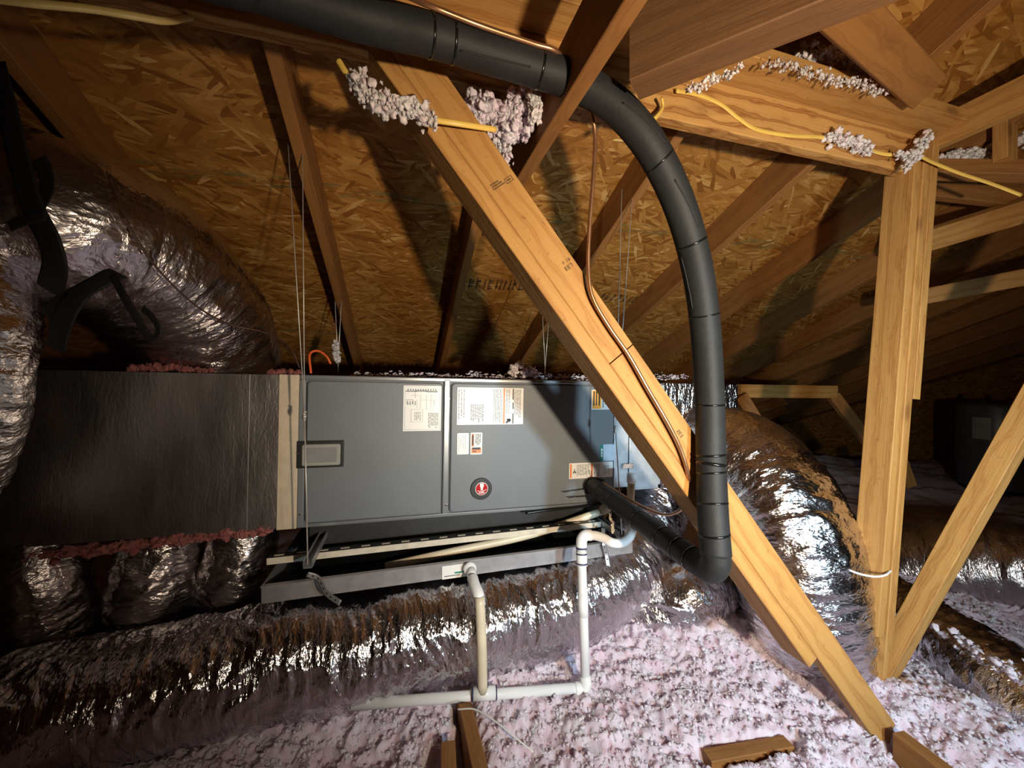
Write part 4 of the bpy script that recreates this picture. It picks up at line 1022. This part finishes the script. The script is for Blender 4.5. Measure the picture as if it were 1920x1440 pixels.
# ------------------------------------------------------------------ fluff caught on things
def clump(label, pts, size, n, seed, mat='fluff_white', stretch=None, spread=0.8, name='insulation_clump'):
    o = fluff_strip(name, pts, size, n, seed, mat, None, stretch, spread)
    tag(o, label, 'insulation'); return o
clump('ragged fluff hanging along the yellow cable at the top of the brace', [P(668, 140, 0.80), P(680, 172, 0.80), P(715, 190, 0.81), P(750, 200, 0.825), P(790, 215, 0.84), P(812, 228, 0.85)], 0.013, 90, 201, 'fluff_white', (1, 1, 1.3), 0.85)
clump('big bunch of pink fluff wedged between the brace and the tie board', [P(880, 205, 0.98), P(920, 215, 0.98), P(960, 215, 0.98), P(985, 195, 0.97), P(960, 235, 0.98), P(930, 250, 0.98)], 0.020, 130, 202, 'fluff', (1, 1, 1.3), 1.0)
clump('fluff tail dangling below the big pink bunch beside the brace', [P(930, 262, 0.97), P(945, 285, 0.97), P(950, 310, 0.97)], 0.010, 22, 203, 'fluff', (1, 1, 1.6), 0.7)
clump('fluff tuft hanging where the black pipe passes the tie board', [P(1000, 172, 0.92), P(1005, 200, 0.92), P(1000, 225, 0.92)], 0.012, 26, 204, 'fluff_white', (1, 1, 1.5), 0.6)
clump('pale fluff bank lying on the cap board under the hip board', [P(1500, 98, 1.12), P(1540, 108, 1.16), P(1580, 115, 1.2), P(1600, 128, 1.2), P(1630, 142, 1.22)], 0.017, 70, 205, 'fluff_white', None, 0.8)
clump('fluff caught on the yellow cable halfway along the purlin', [on_v(1555, 258, .915), on_v(1585, 262, .91), on_v(1610, 272, .91), on_v(1628, 285, .91)], 0.014, 45, 206, 'fluff_white', None, 0.7)
clump('fluff caught on the yellow cable at the top of the tall post', [on_v(1690, 285, .88), on_v(1708, 292, .88), on_v(1725, 280, .88), on_v(1700, 310, .885), on_v(1745, 250, .885)], 0.014, 45, 207, 'fluff_white', None, 0.7)
clump('row of fluff along the ledger board behind the post', [P(1770, 296, 1.50), P(1810, 288, 1.48), P(1845, 288, 1.46), P(1880, 285, 1.44), P(1905, 268, 1.42), P(1935, 260, 1.40)], 0.016, 60, 208, 'fluff_white', None, 0.7)
clump('white fluff ball on top of the cabinet', [P(968, 700, 1.66), P(962, 692, 1.66), P(972, 690, 1.66)], 0.016, 14, 209, 'fluff_white', None, 0.6)
clump('lilac fluff ball on top of the cabinet', [P(985, 702, 1.67), P(993, 694, 1.67), P(1002, 702, 1.67)], 0.016, 14, 210, 'fluff', None, 0.6)
clump('thin litter of fluff along the rear top of the cabinet', [P(660, 702, 1.62), P(780, 704, 1.66), P(900, 706, 1.72), P(1040, 706, 1.76), P(1120, 708, 1.80), P(1250, 706, 1.95), P(1290, 708, 2.0)], 0.009, 120, 211, 'fluff', (1.5, 1.2, 0.6), 1.0)
clump('fluff tuft stuck on the short wires above the filter window', [P(629, 640, 2.01), P(631, 655, 2.01), P(630, 668, 2.01), P(634, 676, 2.01)], 0.016, 16, 212, 'fluff_white', None, 0.5)
clump('fluff patch on the half-buried duct at the foot of the slanted brace', [P(1745, 1195, 1.48), P(1800, 1215, 1.38), P(1850, 1240, 1.30), P(1900, 1265, 1.22)], 0.020, 90, 213, 'fluff', None, 1.1)
clump('fluff gathered at the foot of the tall post', [P(1690, 1180, 1.55), P(1682, 1155, 1.58), P(1690, 1205, 1.5)], 0.022, 30, 214, 'fluff', None, 0.8)
clump('fluff bits stuck to the side of the doubled beam', [P(1265, 95, 0.74), P(1270, 75, 0.74), P(1262, 110, 0.75)], 0.006, 12, 215, 'fluff_white', (1, 1, 1.5), 0.7)
clump('fluff trail on the lower edge of the doubled beam', [P(1290, 168, 0.775), P(1340, 150, 0.76), P(1385, 130, 0.74)], 0.006, 24, 216, 'fluff_white', None, 0.9)
clump('loose fluff fringe on the front edge of the cap board', [on_v(1440, 118, .80), on_v(1500, 130, .80), on_v(1570, 150, .80), on_v(1660, 172, .80)], 0.007, 50, 217, 'fluff_white', (1, 1, 1.4), 1.1)
clump('twist of pale fluff on the channel by the white trap', [P(1143, 962, 1.50), P(1147, 980, 1.48), P(1150, 997, 1.46)], 0.007, 14, 218, 'mastic', (1, 1, 1.4), 0.6)

# ------------------------------------------------------------------ water heater far in the dark
wh = empty('water_heater', P(1868, 965, 4.0)); tag(wh, 'dark grey water heater tank standing in the far dark corner', 'water heater')
base = P(1868, 720, 4.0); base.z = 0.0
def lathe(name, c, prof, n, mat, parent):
    v_ = [(c.x + r_ * math.cos(2 * math.pi * i / n), c.y + r_ * math.sin(2 * math.pi * i / n), c.z + z) for r_, z in prof for i in range(n)]
    f_ = [(a * n + i, a * n + (i + 1) % n, (a + 1) * n + (i + 1) % n, (a + 1) * n + i) for a in range(len(prof) - 1) for i in range(n)]
    return link_mesh(name, py_mesh(name, v_, f_, True), MAT[mat], parent)
lathe('tank', base, [(0.27, 0.30), (0.28, 0.32), (0.28, 1.12), (0.27, 1.15), (0.20, 1.17), (0.0, 1.18)], 40, 'tank', wh)
lathe('tank_base', base, [(0.30, 0.0), (0.30, 0.28), (0.27, 0.30)], 40, 'slab', wh)
for dx in (-0.13, 0.13): lathe('pipe_nipple', base + Vector((dx, 0, 1.16)), [(0.02, 0), (0.02, 0.06), (0.0, 0.061)], 12, 'chrome', wh)
def tank_label(a0, a1, z0, z1, mat):
    n = 8; v_ = []
    for z in (z0, z1):
        for i in range(n + 1):
            a = math.radians(a0 + (a1 - a0) * i / n); v_.append((base.x + 0.2815 * math.cos(a), base.y + 0.2815 * math.sin(a), base.z + z))
    link_mesh('tank_sticker', py_mesh('tank_sticker', v_, [(i, i + 1, n + 2 + i, n + 1 + i) for i in range(n)]), MAT[mat], wh)
tank_label(235, 262, 0.88, 0.99, 'sticker'); tank_label(185, 212, 0.80, 1.02, 'window'); tank_label(205, 245, 0.50, 0.70, 'window')

# ------------------------------------------------------------------ look-alikes share a group
GROUPS = {'flex_duct': 'silver flex ducts around the air handler', 'takeoff_duct': 'take-off ducts below the plenum', 'floor_duct': 'ducts on the far floor',
          'strut_channel': 'channels under the air handler', 'hanger_wire': 'wires holding up the air handler', 'perforated_strap': 'perforated metal straps',
          'electrical_cable': 'loose cables', 'webbing_strap': 'black nylon straps', 'insulation_clump': 'fluff caught on the framing'}
for o in COL.objects:
    g = GROUPS.get(o.name.split('.')[0])
    if g and o.parent is None: o['group'] = g
